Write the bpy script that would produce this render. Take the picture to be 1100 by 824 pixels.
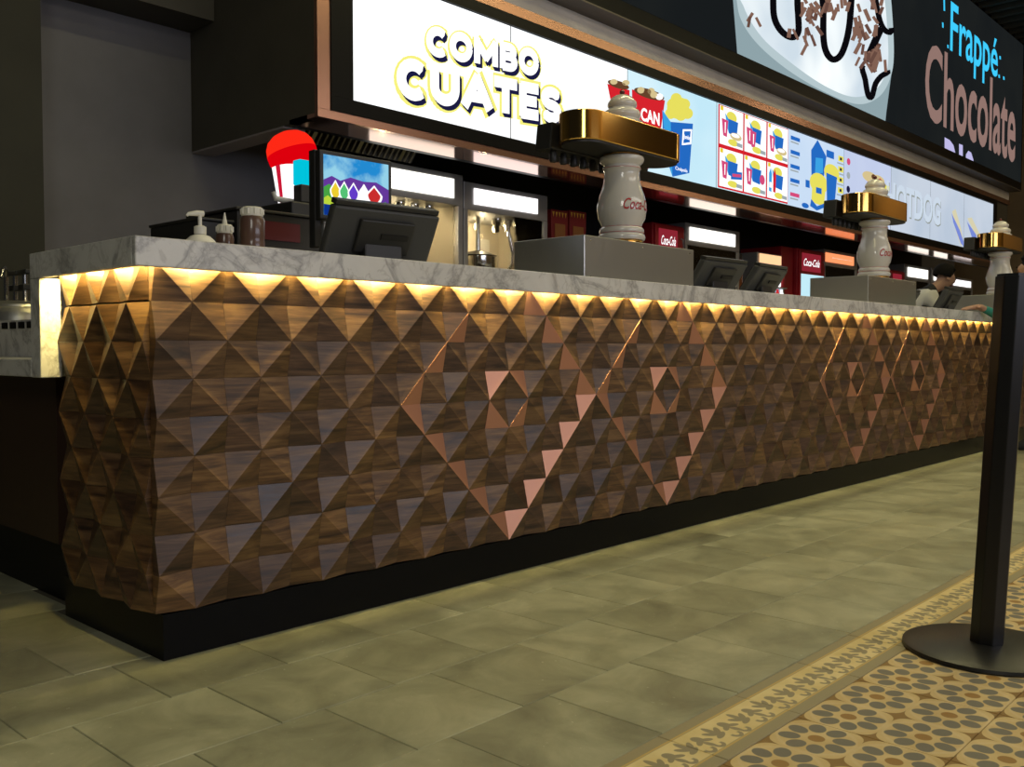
import bpy, bmesh, math, random
from mathutils import Vector, Matrix
random.seed(7)
sc = bpy.context.scene
for o in list(bpy.data.objects): bpy.data.objects.remove(o, do_unlink=True)
C = sc.collection
PI = math.pi

# ------------------------------------------------------------------ camera
FPX, CX, CY, EYE = 1009.0, 550.0, 412.0, 0.80
YAW, PITCH = math.radians(42.85), math.atan(37.5/1009.0)
cam_d = bpy.data.cameras.new('camera'); cam = bpy.data.objects.new('camera', cam_d); C.objects.link(cam)
cam_d.sensor_fit = 'HORIZONTAL'; cam_d.sensor_width = 36.0; cam_d.lens = FPX/1100*36.0
cam_d.clip_start = 0.05; cam_d.clip_end = 100
fw = Vector((math.cos(YAW)*math.cos(PITCH), math.sin(YAW)*math.cos(PITCH), -math.sin(PITCH)))
cam.location = (0, 0, EYE); cam.rotation_euler = fw.to_track_quat('-Z', 'Y').to_euler()
sc.camera = cam
RT = Vector((math.sin(YAW), -math.cos(YAW), 0)); UP = RT.cross(fw)

# ------------------------------------------------------------------ world, exposure
sc.view_settings.view_transform = 'Standard'; sc.view_settings.look = 'None'
sc.view_settings.gamma = 1.0; sc.view_settings.use_curve_mapping = False
sc.view_settings.exposure = 0.0
w = bpy.data.worlds.new('hall_air'); sc.world = w; w.use_nodes = True
w.node_tree.nodes['Background'].inputs[0].default_value = (0.75, 0.82, 1.0, 1)
w.node_tree.nodes['Background'].inputs[1].default_value = 0.012

# ------------------------------------------------------------------ hall ceiling lamps and added fill lights
def area(name, loc, sx, sy, energy, col, rot=(0, 0, 0), spread=180):
    l = bpy.data.lights.new(name, 'AREA'); l.shape = 'RECTANGLE'; l.size = sx; l.size_y = sy
    l.energy = energy; l.color = col; l.spread = math.radians(spread)
    o = bpy.data.objects.new(name, l); C.objects.link(o); o.location = loc; o.rotation_euler = rot
    return o
OLIVE = (1.0, 0.885, 0.46)
area('hall_ceiling_lamp', (5.0, 2.75, 5.2), 6.4, 0.22, 88, OLIVE)
area('hall_ceiling_lamp', (4.2, 0.6, 5.2), 6.0, 0.5, 46, OLIVE)
area('hall_ceiling_lamp', (10.5, 1.4, 5.2), 6.0, 0.5, 55, OLIVE)
area('hall_front_fill', (-2.6, -2.4, 3.8), 2.2, 1.4, 70, (0.98, 0.96, 0.86), (0, math.radians(-58), math.radians(38)))  # unseen stand-in for hall light from the left
area('hall_front_fill', (7.0, -3.6, 4.6), 8.0, 0.8, 55, (1.0, 0.93, 0.84), (math.radians(52), 0, 0))  # added fill that lifts the worktop edge, fascia and steel boxes
area('facet_sheen_fill', (4.0, -4.8, 2.2), 5.5, 1.5, 90, (0.80, 0.84, 1.0), (math.radians(90), 0, 0))  # added area light, gives the wood facets their cool sheen
area('wall_fill', (6.0, -5.3, 5.4), 14.0, 0.3, 150, (1.0, 0.74, 0.36), (math.radians(-25), 0, 0))  # added, unseen: warms the hall wall that the brass reflects

area('wall_fill', (19.6, -1.5, 5.6), 6.0, 0.3, 90, (1.0, 0.78, 0.45), (0, math.radians(-25), math.radians(90)))  # added, unseen: brightens the far wall mirrored in the brass
# ------------------------------------------------------------------ helpers
def ray(px, py): return fw + RT*((px-CX)/FPX) - UP*((py-CY)/FPX)
def at(px, py, Y):
    d = ray(px, py); t = Y/d.y; return Vector((d.x*t, Y, EYE+d.z*t))
def proj(p):
    d = Vector(p)-Vector((0, 0, EYE)); z = d.dot(fw)
    return (CX+FPX*d.dot(RT)/z, CY-FPX*d.dot(UP)/z, z)

OFF = {}
def tag(o, label=None, cat=None, group=None, kind=None):
    if label: o['label'] = label
    if cat: o['category'] = cat
    if group: o['group'] = group
    if kind: o['kind'] = kind
    return o
def thing(name, label, cat, loc=(0, 0, 0), group=None):
    o = bpy.data.objects.new(name, None); o.empty_display_size = 0.05; C.objects.link(o); o.location = loc
    OFF[o.name] = Vector(loc)
    return tag(o, label, cat, group)
def copy_tree(o, parent=None):
    c = o.copy(); C.objects.link(c); c.parent = parent
    for ch in list(o.children): copy_tree(ch, c)
    return c

class MB:
    def __init__(s): s.v = []; s.f = []; s.m = []; s.mi = 0
    def add(s, vs, fs):
        b = len(s.v); s.v += [tuple(p) for p in vs]
        for f in fs: s.f.append([b+i for i in f]); s.m.append(s.mi)
        return s
    def box(s, x0, x1, y0, y1, z0, z1):
        return s.add([(x0,y0,z0),(x1,y0,z0),(x1,y1,z0),(x0,y1,z0),(x0,y0,z1),(x1,y0,z1),(x1,y1,z1),(x0,y1,z1)],
                     [(0,3,2,1),(4,5,6,7),(0,1,5,4),(1,2,6,5),(2,3,7,6),(3,0,4,7)])
    def obox(s, c, ax, ay, az, hx, hy, hz):
        c = Vector(c); ax, ay, az = Vector(ax).normalized()*hx, Vector(ay).normalized()*hy, Vector(az).normalized()*hz
        k = [(-1,-1,-1),(1,-1,-1),(1,1,-1),(-1,1,-1),(-1,-1,1),(1,-1,1),(1,1,1),(-1,1,1)]
        return s.add([c+ax*a+ay*b+az*d for a, b, d in k], [(0,3,2,1),(4,5,6,7),(0,1,5,4),(1,2,6,5),(2,3,7,6),(3,0,4,7)])
    def prism(s, pts, fn0, fn1):
        n = len(pts); vs = [fn0(*p) for p in pts]+[fn1(*p) for p in pts]
        fs = [tuple(range(n-1, -1, -1)), tuple(range(n, 2*n))]+[(i, (i+1) % n, n+(i+1) % n, n+i) for i in range(n)]
        return s.add(vs, fs)
    def lathe(s, prof, cx=0, cy=0, cz=0, n=32, caps=True, sx=1, sy=1):
        vs = []; fs = []
        for r, z in prof:
            for k in range(n):
                a = 2*PI*k/n; vs.append((cx+sx*r*math.cos(a), cy+sy*r*math.sin(a), cz+z))
        m = len(prof)
        for i in range(m-1):
            for k in range(n):
                k2 = (k+1) % n; fs.append((i*n+k, i*n+k2, (i+1)*n+k2, (i+1)*n+k))
        if caps:
            fs.append(tuple(range(n-1, -1, -1))); fs.append(tuple((m-1)*n+k for k in range(n)))
        return s.add(vs, fs)
    def tube(s, pts, r, n=10):
        pts = [Vector(p) for p in pts]; vs = []; fs = []; rr = r if isinstance(r, (list, tuple)) else [r]*len(pts)
        for i, p in enumerate(pts):
            d = (pts[min(i+1, len(pts)-1)]-pts[max(i-1, 0)]).normalized()
            u = d.cross(Vector((0, 0, 1)));  u = d.cross(Vector((1, 0, 0))) if u.length < 1e-3 else u
            u.normalize(); v2 = d.cross(u)
            for k in range(n):
                a = 2*PI*k/n; vs.append(p+(u*math.cos(a)+v2*math.sin(a))*rr[i])
        for i in range(len(pts)-1):
            for k in range(n):
                k2 = (k+1) % n; fs.append((i*n+k, i*n+k2, (i+1)*n+k2, (i+1)*n+k))
        fs.append(tuple(range(n-1, -1, -1))); fs.append(tuple((len(pts)-1)*n+k for k in range(n)))
        return s.add(vs, fs)
    def poly(s, pts): return s.add(pts, [tuple(range(len(pts)))])
    def mesh(s, name, off=Vector((0, 0, 0))):
        me = bpy.data.meshes.new(name); me.from_pydata([Vector(p)-off for p in s.v], [], s.f)
        if any(s.m):
            me.polygons.foreach_set('material_index', s.m)
        me.update(); return me
    def build(s, name, mat, parent=None, smooth=False, bevel=0, seg=2):
        off = OFF.get(parent.name, Vector((0, 0, 0))) if parent else Vector((0, 0, 0))
        me = s.mesh(name, off)
        bm = bmesh.new(); bm.from_mesh(me); bmesh.ops.recalc_face_normals(bm, faces=bm.faces[:]); bm.to_mesh(me); bm.free()
        o = bpy.data.objects.new(name, me); C.objects.link(o)
        for m in (mat if isinstance(mat, (list, tuple)) else [mat]): me.materials.append(m)
        if parent: o.parent = parent; OFF[o.name] = off
        if smooth:
            for p in me.polygons: p.use_smooth = True
            try: me.set_sharp_from_angle(angle=math.radians(40))
            except Exception: pass
        if bevel:
            b = o.modifiers.new('edge', 'BEVEL'); b.width = bevel; b.segments = seg; b.limit_method = 'ANGLE'; b.harden_normals = False
        return o
def struct(mb, name, mat, label, parent=None, **k):
    o = mb.build(name, mat, parent, **k)
    return tag(o, label, None, None, 'structure')

# ------------------------------------------------------------------ materials
def mat(name, col, rough=0.5, metal=0.0, emit=None, es=0.0, coat=0.0, spec=0.5):
    m = bpy.data.materials.new(name); m.use_nodes = True; b = m.node_tree.nodes['Principled BSDF']
    b.inputs['Base Color'].default_value = (*col, 1); b.inputs['Roughness'].default_value = rough
    b.inputs['Metallic'].default_value = metal; b.inputs['Coat Weight'].default_value = coat
    b.inputs['Specular IOR Level'].default_value = spec
    if emit: b.inputs['Emission Color'].default_value = (*emit, 1); b.inputs['Emission Strength'].default_value = es
    return m
def N(m, t, **k):
    n = m.node_tree.nodes.new(t)
    for a, b in k.items(): setattr(n, a, b)
    return n
def L(m, a, b): m.node_tree.links.new(a, b)
def bsdf(m): return m.node_tree.nodes['Principled BSDF']
def V(m, op, a, b=None, c=None):
    n = N(m, 'ShaderNodeMath', operation=op)
    for i, x in enumerate((a, b, c)):
        if x is None: continue
        if isinstance(x, (int, float)): n.inputs[i].default_value = x
        else: L(m, x, n.inputs[i])
    return n.outputs[0]
def ramp(m, fac, stops):
    r = N(m, 'ShaderNodeValToRGB'); e = r.color_ramp.elements
    while len(e) > 1: e.remove(e[-1])
    e[0].position = stops[0][0]; e[0].color = (*stops[0][1], 1)
    for p, c in stops[1:]:
        x = e.new(p); x.color = (*c, 1)
    L(m, fac, r.inputs[0]); return r.outputs[0]
def mix(m, fac, a, b, mode='MIX'):
    n = N(m, 'ShaderNodeMix', data_type='RGBA', blend_type=mode)
    for i, x in ((0, fac), (6, a), (7, b)):
        if isinstance(x, (int, float)): n.inputs[i].default_value = x
        elif isinstance(x, tuple): n.inputs[i].default_value = (*x, 1)
        else: L(m, x, n.inputs[i])
    return n.outputs[2]
def rnd_of(m):
    a = N(m, 'ShaderNodeAttribute', attribute_name='rnd'); o = N(m, 'ShaderNodeObjectInfo')
    return V(m, 'FRACT', V(m, 'ADD', a.outputs['Fac'], o.outputs['Random']))
def noise(m, vec, scale, detail=4, rough=0.55, dist=0.0):
    n = N(m, 'ShaderNodeTexNoise'); n.inputs['Scale'].default_value = scale; n.inputs['Detail'].default_value = detail
    n.inputs['Roughness'].default_value = rough; n.inputs['Distortion'].default_value = dist
    if vec is not None: L(m, vec, n.inputs['Vector'])
    return n.outputs['Fac']
def bump(m, h, strength, dist=0.002):
    b = N(m, 'ShaderNodeBump'); b.inputs['Strength'].default_value = strength; b.inputs['Distance'].default_value = dist
    L(m, h, b.inputs['Height']); L(m, b.outputs[0], bsdf(m).inputs['Normal'])
def pos(m): return N(m, 'ShaderNodeNewGeometry').outputs['Position']
def vmul(m, v, s, add=None):
    n = N(m, 'ShaderNodeVectorMath', operation='MULTIPLY'); L(m, v, n.inputs[0]); n.inputs[1].default_value = s
    if add is None: return n.outputs[0]
    c = N(m, 'ShaderNodeCombineXYZ')
    for i in range(3): L(m, add, c.inputs[i])
    a = N(m, 'ShaderNodeVectorMath', operation='ADD'); L(m, n.outputs[0], a.inputs[0]); L(m, c.outputs[0], a.inputs[1])
    return a.outputs[0]

def wood_mat(name):
    m = mat(name, (0.2, 0.1, 0.05), 0.42, spec=0.6)
    r = rnd_of(m); r2 = V(m, 'FRACT', V(m, 'MULTIPLY', r, 7.31)); r3 = V(m, 'FRACT', V(m, 'MULTIPLY', r, 23.7))
    big = V(m, 'MULTIPLY', r, 43.0)
    p = vmul(m, pos(m), (3.2, 3.2, 26.0), big)
    g = noise(m, p, 1.0, 5, 0.6, 1.2)
    p2 = vmul(m, pos(m), (9.0, 9.0, 150.0), big)
    fine = noise(m, p2, 1.0, 3, 0.6)
    f = V(m, 'ADD', V(m, 'MULTIPLY', g, 0.72), V(m, 'MULTIPLY', fine, 0.28))
    cA = ramp(m, f, [(0.36, (0.036, 0.016, 0.007)), (0.5, (0.130, 0.064, 0.023)), (0.64, (0.25, 0.138, 0.050))])
    cB = ramp(m, f, [(0.36, (0.022, 0.011, 0.007)), (0.5, (0.074, 0.037, 0.020)), (0.64, (0.140, 0.078, 0.042))])
    c = mix(m, r2, cA, cB)
    tone = V(m, 'ADD', V(m, 'MULTIPLY', r3, 0.55), 0.70)
    tn = N(m, 'ShaderNodeCombineColor'); [L(m, tone, tn.inputs[i]) for i in range(3)]
    c = mix(m, 1.0, c, tn.outputs[0], 'MULTIPLY')
    L(m, c, bsdf(m).inputs['Base Color'])
    L(m, V(m, 'ADD', V(m, 'ADD', V(m, 'MULTIPLY', fine, 0.2), 0.22), V(m, 'MULTIPLY', r3, 0.24)), bsdf(m).inputs['Roughness'])
    bump(m, f, 0.25, 0.001)
    return m
WOOD = wood_mat('walnut_block')
COPPER = mat('copper_plate', (0.60, 0.30, 0.20), 0.40, 0.7)
COPTRIM = mat('copper_trim', (0.46, 0.25, 0.185), 0.26, 0.85)
def marble_mat():
    m = mat('grey_marble', (0.6, 0.6, 0.58), 0.3, spec=0.5)
    a = noise(m, pos(m), 3.0, 6, 0.62, 1.0); b = noise(m, pos(m), 9.0, 5, 0.6, 0.6)
    d = V(m, 'ABSOLUTE', V(m, 'SUBTRACT', a, 0.5)); e = V(m, 'ABSOLUTE', V(m, 'SUBTRACT', b, 0.52))
    v1 = ramp(m, d, [(0.0, (0.40, 0.39, 0.38)), (0.016, (0.56, 0.55, 0.53)), (0.05, (0.70, 0.69, 0.66)), (0.2, (0.76, 0.75, 0.72))])
    v2 = ramp(m, e, [(0.0, (0.80, 0.79, 0.78)), (0.03, (1, 1, 1))])
    L(m, mix(m, 1.0, v1, v2, 'MULTIPLY'), bsdf(m).inputs['Base Color']); return m
MARBLE = marble_mat()
BLACK = mat('black_laminate', (0.004, 0.004, 0.005), 0.35, spec=0.12)
BLKPL = mat('black_plastic', (0.018, 0.018, 0.019), 0.45)
DKPL = mat('charcoal_plastic', (0.045, 0.047, 0.05), 0.5)
STEEL = mat('brushed_steel', (0.50, 0.50, 0.47), 0.33, 0.85)
def brushed():
    m = STEEL; p = vmul(m, pos(m), (400.0, 400.0, 6.0)); f = noise(m, p, 1.0, 2)
    L(m, V(m, 'ADD', V(m, 'MULTIPLY', f, 0.22), 0.22), bsdf(m).inputs['Roughness'])
brushed()
CHROME = mat('chrome', (0.7, 0.7, 0.68), 0.12, 1.0)
BRASS = mat('polished_brass', (0.86, 0.52, 0.14), 0.12, 1.0)
CERAM = mat('white_ceramic', (0.66, 0.64, 0.60), 0.16, coat=0.6)
ALU = mat('grey_aluminium', (0.42, 0.42, 0.42), 0.42, 0.6)
def wallmat(name, col, rough=0.8, amt=0.12):
    m = mat(name, col, rough); n = noise(m, pos(m), 2.2, 5)
    L(m, ramp(m, n, [(0.3, tuple(c*(1-amt) for c in col)), (0.7, tuple(c*(1+amt) for c in col))]), bsdf(m).inputs['Base Color'])
    return m
W_GREY = wallmat('grey_paint', (0.155, 0.155, 0.17), 0.6); W_DARK = wallmat('dark_paint', (0.04, 0.04, 0.029), 0.8)
W_BULK = wallmat('bulkhead_paint', (0.075, 0.070, 0.055), 0.7); W_FASC = wallmat('fascia_paint', (0.74, 0.71, 0.68), 0.6)
W_BEIGE = wallmat('hall_paint', (0.30, 0.22, 0.12), 0.8); W_CEIL = wallmat('ceiling_paint', (0.02, 0.018, 0.016), 0.9)
BEIGE = mat('cream_steel', (0.60, 0.54, 0.42), 0.35, 0.2)
REDPL = mat('red_cooler_paint', (0.34, 0.012, 0.02), 0.35)
WHITEPL = mat('white_plastic', (0.75, 0.73, 0.66), 0.4)
SAUCE = mat('brown_sauce_plastic', (0.11, 0.06, 0.045), 0.3, coat=0.4)
def emis(name, col, s=1.0):
    m = bpy.data.materials.new(name); m.use_nodes = True; nt = m.node_tree; nt.nodes.clear()
    e = nt.nodes.new('ShaderNodeEmission'); e.inputs[0].default_value = (*col, 1); e.inputs[1].default_value = s
    o = nt.nodes.new('ShaderNodeOutputMaterial'); nt.links.new(e.outputs[0], o.inputs[0]); return m
GLASS = bpy.data.materials.new('clear_glass'); GLASS.use_nodes = True
_nt = GLASS.node_tree; _nt.nodes.clear()
_a = _nt.nodes.new('ShaderNodeBsdfTransparent'); _b = _nt.nodes.new('ShaderNodeBsdfGlossy'); _b.inputs['Roughness'].default_value = 0.02
_f = _nt.nodes.new('ShaderNodeFresnel'); _f.inputs[0].default_value = 1.35; _m = _nt.nodes.new('ShaderNodeMixShader'); _o = _nt.nodes.new('ShaderNodeOutputMaterial')
_nt.links.new(_f.outputs[0], _m.inputs[0]); _nt.links.new(_a.outputs[0], _m.inputs[1]); _nt.links.new(_b.outputs[0], _m.inputs[2]); _nt.links.new(_m.outputs[0], _o.inputs[0])

def text_geo(s, offset=0.0, shear=0.0, spacing=1.0):
    cu = bpy.data.curves.new('lettering', 'FONT'); cu.body = s; cu.offset = offset; cu.shear = shear; cu.space_character = spacing
    cu.resolution_u = 4; cu.fill_mode = 'FRONT'
    o = bpy.data.objects.new('lettering', cu); C.objects.link(o)
    bpy.context.view_layer.update()
    me = bpy.data.meshes.new_from_object(o.evaluated_get(bpy.context.evaluated_depsgraph_get()))
    vs = [(v.co.x, v.co.y) for v in me.vertices]; fs = [tuple(p.vertices) for p in me.polygons]
    bpy.data.objects.remove(o); bpy.data.curves.remove(cu); bpy.data.meshes.remove(me)
    x0 = min(v[0] for v in vs); x1 = max(v[0] for v in vs); y0 = min(v[1] for v in vs); y1 = max(v[1] for v in vs)
    return [((x-x0)/(x1-x0), (y-y0)/(y1-y0)) for x, y in vs], fs
def text(name, s, m, parent, fn, offset=0.0, shear=0.0, spacing=1.0, lab=None):
    vs, fs = text_geo(s, offset, shear, spacing); b = MB(); b.add([fn(u, v) for u, v in vs], fs)
    o = b.build(name, m, parent)
    if lab: o['label'] = lab
    return o
def plane_fn(x0, x1, z0, z1, Y): return lambda u, v: (x0+u*(x1-x0), Y, z0+v*(z1-z0))

# ------------------------------------------------------------------ floor
def cement_mat():
    m = mat('olive_cement', (0.4, 0.38, 0.25), 0.5, spec=0.35)
    r = rnd_of(m); a = noise(m, vmul(m, pos(m), (1, 1, 1), V(m, 'MULTIPLY', r, 9.0)), 5.0, 6, 0.62, 0.5); b = noise(m, pos(m), 1.6, 3)
    f = V(m, 'ADD', V(m, 'ADD', V(m, 'MULTIPLY', a, 0.62), V(m, 'MULTIPLY', b, 0.22)), V(m, 'MULTIPLY', V(m, 'SUBTRACT', r, 0.5), 0.09))
    c = ramp(m, f, [(0.25, (0.20, 0.20, 0.13)), (0.42, (0.345, 0.345, 0.225)), (0.60, (0.52, 0.515, 0.35))])
    sp = ramp(m, noise(m, pos(m), 60.0, 2), [(0.70, (0, 0, 0)), (0.76, (0.18, 0.18, 0.15))])
    L(m, mix(m, 1.0, c, sp, 'ADD'), bsdf(m).inputs['Base Color'])
    L(m, V(m, 'ADD', V(m, 'MULTIPLY', a, 0.3), 0.28), bsdf(m).inputs['Roughness'])
    bump(m, a, 0.12, 0.002); return m
CEMENT = cement_mat()
GROUT = wallmat('dark_grout', (0.10, 0.09, 0.06), 0.9)
def mask_lt(m, x, c, soft):   # 1 where x < c
    n = N(m, 'ShaderNodeMapRange'); n.inputs['From Min'].default_value = c-soft; n.inputs['From Max'].default_value = c+soft
    n.inputs['To Min'].default_value = 1; n.inputs['To Max'].default_value = 0; L(m, x, n.inputs['Value']); return n.outputs[0]
def flower_mat():
    m = mat('flower_cement', (0.6, 0.5, 0.3), 0.5, spec=0.35)
    s = N(m, 'ShaderNodeSeparateXYZ'); L(m, pos(m), s.inputs[0]); P = 0.158
    def cell(o, o0): return V(m, 'MULTIPLY', V(m, 'SUBTRACT', V(m, 'FRACT', V(m, 'ADD', V(m, 'DIVIDE', V(m, 'SUBTRACT', o, o0), P), 100.0)), 0.5), P)
    x = cell(s.outputs[0], 1.897); y = cell(s.outputs[1], 0.913)
    r = V(m, 'SQRT', V(m, 'ADD', V(m, 'MULTIPLY', x, x), V(m, 'MULTIPLY', y, y)))
    ang = V(m, 'MULTIPLY', V(m, 'ARCTAN2', y, x), 8/(2*PI))
    da = V(m, 'MULTIPLY', V(m, 'SUBTRACT', V(m, 'FRACT', V(m, 'ADD', ang, 100.0)), 0.5), 2*PI/8)
    px = V(m, 'SUBTRACT', V(m, 'MULTIPLY', r, V(m, 'COSINE', da)), 0.0535); py = V(m, 'MULTIPLY', r, V(m, 'SINE', da))
    pd = V(m, 'SQRT', V(m, 'ADD', V(m, 'MULTIPLY', V(m, 'MULTIPLY', px, px), 0.72), V(m, 'MULTIPLY', V(m, 'MULTIPLY', py, py), 1.15)))
    petal = mask_lt(m, pd, 0.0190, 0.0008); core = mask_lt(m, r, 0.0170, 0.0008)
    u = V(m, 'SUBTRACT', P/2, V(m, 'ABSOLUTE', x)); v = V(m, 'SUBTRACT', P/2, V(m, 'ABSOLUTE', y))
    st = V(m, 'ADD', V(m, 'SQRT', V(m, 'MAXIMUM', u, 0.0)), V(m, 'SQRT', V(m, 'MAXIMUM', v, 0.0)))
    star = mask_lt(m, st, 0.212, 0.004)
    n = noise(m, pos(m), 14.0, 4)
    base = ramp(m, n, [(0.3, (0.62, 0.455, 0.20)), (0.7, (0.74, 0.57, 0.28))])
    pale = mask_lt(m, V(m, 'ABSOLUTE', V(m, 'SUBTRACT', r, 0.0765)), 0.004, 0.002)
    base = mix(m, V(m, 'MULTIPLY', pale, 0.14), base, (0.85, 0.76, 0.55))
    c = mix(m, petal, base, (0.20, 0.185, 0.145)); c = mix(m, core, c, (0.36, 0.20, 0.055)); c = mix(m, star, c, (0.30, 0.175, 0.05))
    L(m, c, bsdf(m).inputs['Base Color']); return m
def border_mat():
    m = mat('leaf_border_cement', (0.6, 0.5, 0.3), 0.45, spec=0.4)
    s = N(m, 'ShaderNodeSeparateXYZ'); L(m, pos(m), s.inputs[0]); P = 0.1045
    x = V(m, 'MULTIPLY', V(m, 'SUBTRACT', V(m, 'FRACT', V(m, 'ADD', V(m, 'DIVIDE', s.outputs[0], P), 100.0)), 0.5), P)
    y = V(m, 'SUBTRACT', s.outputs[1], 0.992)
    msk = None
    def ell(cx, cy, a, b, rot):
        ca, sa = math.cos(rot), math.sin(rot); dx = V(m, 'SUBTRACT', x, cx); dy = V(m, 'SUBTRACT', y, cy)
        u = V(m, 'DIVIDE', V(m, 'ADD', V(m, 'MULTIPLY', dx, ca), V(m, 'MULTIPLY', dy, sa)), a)
        v = V(m, 'DIVIDE', V(m, 'SUBTRACT', V(m, 'MULTIPLY', dy, ca), V(m, 'MULTIPLY', dx, sa)), b)
        return mask_lt(m, V(m, 'ADD', V(m, 'MULTIPLY', u, u), V(m, 'MULTIPLY', v, v)), 1.0, 0.12)
    for e in ((-.018, .014, .0045, .015, 0), (-.028, .008, .004, .012, .75), (-.008, .008, .004, .012, -.75), (-.018, -.004, .011, .005, 0.3),
              (.019, .012, .007, .010, .3), (.012, .004, .009, .0045, .5), (.028, .003, .009, .0045, -.5), (.019, -.008, .004, .010, .2)):
        k = ell(e[0]*1.36, e[1]*1.45, e[2]*1.75, e[3]*1.50, e[4]); msk = k if msk is None else V(m, 'MAXIMUM', msk, k)
    for cx, cy, r0 in ((0.003, -.024, .0120), (.038, -.025, .0105)):
        dx = V(m, 'SUBTRACT', x, cx); dy = V(m, 'SUBTRACT', y, cy)
        d = V(m, 'SQRT', V(m, 'ADD', V(m, 'MULTIPLY', dx, dx), V(m, 'MULTIPLY', dy, dy)))
        ring = V(m, 'MULTIPLY', mask_lt(m, V(m, 'ABSOLUTE', V(m, 'SUBTRACT', d, r0)), 0.0045, 0.0006), mask_lt(m, dy, 0.003, 0.002))
        msk = V(m, 'MAXIMUM', msk, ring)
    n = noise(m, pos(m), 12.0, 4)
    base = ramp(m, n, [(0.3, (0.72, 0.57, 0.24)), (0.7, (0.86, 0.72, 0.38))])
    c = mix(m, msk, base, (0.33, 0.28, 0.17))
    ay = V(m, 'ABSOLUTE', V(m, 'SUBTRACT', y, 0.006))
    band = mask_lt(m, V(m, 'MULTIPLY', V(m, 'SUBTRACT', ay, 0.046), -1.0), 0.0, 0.001)
    c = mix(m, band, c, (0.36, 0.31, 0.18)); thin = mask_lt(m, V(m, 'ABSOLUTE', V(m, 'SUBTRACT', ay, 0.050)), 0.0025, 0.001)
    c = mix(m, thin, c, (0.62, 0.44, 0.14))
    L(m, c, bsdf(m).inputs['Base Color']); return m
FLOWER, BORDER = flower_mat(), border_mat()
floor = struct(MB().box(-3, 21, -6, 7, -0.12, -0.004), 'floor', GROUT, 'cement tile floor in front of the bar with a patterned border')
def tile_mesh(lx, ly, gap=0.0016, ch=0.0015, t=0.0038):
    b = MB(); hx, hy = lx/2-gap/2, ly/2-gap/2
    b.add([(-hx,-hy,-t),(hx,-hy,-t),(hx,hy,-t),(-hx,hy,-t),(-hx,-hy,-ch),(hx,-hy,-ch),(hx,hy,-ch),(-hx,hy,-ch),
           (-hx+ch,-hy+ch,0),(hx-ch,-hy+ch,0),(hx-ch,hy-ch,0),(-hx+ch,hy-ch,0)],
          [(0,1,5,4),(1,2,6,5),(2,3,7,6),(3,0,4,7),(4,5,9,8),(5,6,10,9),(6,7,11,10),(7,4,8,11),(8,9,10,11)])
    return b
def lay(name, lx, ly, m, spots, nmax):
    base = tile_mesh(lx, ly); me = base.mesh(name); me.materials.append(m)
    vis = []
    for (x, y) in spots:
        qs = []
        for sx in (-.5, .5):
            for sy in (-.5, .5):
                p = (x+sx*lx, y+sy*ly, 0)
                if (Vector(p)-Vector((0, 0, EYE))).dot(fw) < 0.35: break
                qs.append(proj(p))
        if len(qs) < 4: vis.append((0, x, y)); continue
        inn = any(-60 < q[0] < 1160 and -60 < q[1] < 900 for q in qs)
        vis.append(((1/qs[0][2]**3) if inn else 0, x, y))
    vis.sort(reverse=True)
    rest = MB(); rr = []
    for k, (a, x, y) in enumerate(vis):
        if a > 0 and k < nmax:
            o = bpy.data.objects.new(name, me); C.objects.link(o); o.location = (x, y, random.uniform(-.0006, .0006)); o.parent = floor
        else:
            rest.add([(v[0]+x, v[1]+y, v[2]) for v in base.v], base.f); rr += [random.random()]*len(base.f)
    if rr:
        o = rest.build(name, m, floor); at_ = o.data.attributes.new('rnd', 'FLOAT', 'FACE'); at_.data.foreach_set('value', rr); o['kind'] = 'stuff'
T = 0.3135
spots = []
for j in range(0, 12):
    off = 1.625+(0 if j == 0 else [-.1, -.085, .12, .03, -.06, .14, -.13][j % 7])
    y = 1.08+T*(j+.5)
    for i in range(-14, 50):
        x = off+T*(i+.5)
        if -2.8 < x < 16 and (y < 2.30 or x < 1.2): spots.append((x, y))
lay('cement_tile', T, T, CEMENT, spots, 290)
lay('leaf_border_tile', T, 0.165, BORDER, [(1.605+T*(i+.5), 0.9975) for i in range(-6, 45)], 60)
FT = 0.316
lay('flower_tile', FT, FT, FLOWER, [(1.897+FT*(i+.5), 0.915-FT*(j+.5)) for i in range(-8, 32) for j in range(0, 8)], 180)

# ------------------------------------------------------------------ walls, ceiling, bulkhead shell
wall_back = struct(MB().box(2.0, 21, 6.58, 6.8, 0, 6.4), 'wall_back', W_GREY, 'plain grey wall behind the serving area')
struct(MB().box(-3, 2.357, 6.2, 6.58, 0, 6.4), 'wall_left', W_DARK, 'dark wall return left of the grey wall')
struct(MB().box(20.6, 20.8, -6, 6.58, 0, 6.4), 'wall_right', W_BEIGE, 'ochre far wall of the hall')
struct(MB().box(-3, 21, -6.2, -6.0, 0, 6.4), 'wall_front', W_BEIGE, 'ochre hall wall facing the bar')
ceiling = struct(MB().box(-3, 21, -6, 6.6, 6.4, 6.5), 'ceiling', W_CEIL, 'dark hall ceiling with slats')
for k in range(34):
    MB().box(9.0+k*0.33, 9.09+k*0.33, 2.0, 6.5, 6.15, 6.38).build('ceiling_slat', W_DARK, ceiling)
struct(MB().box(2.36, 3.56, 6.22, 6.575, 3.15, 6.35), 'trim_1', W_BULK, 'dark boxed beam across the top of the grey wall')
bulk = MB()
bulk.box(3.567, 18.5, 5.02, 5.10, 2.30, 3.9).box(3.567, 3.62, 5.10, 6.575, 2.272, 6.3).box(3.62, 18.5, 5.55, 6.575, 2.62, 2.70).box(3.62, 18.5, 5.02, 5.55, 3.75, 6.3)
struct(bulk, 'wall_bulkhead', W_BULK, 'dark bulkhead carrying the menu screens above the bar')
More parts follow.
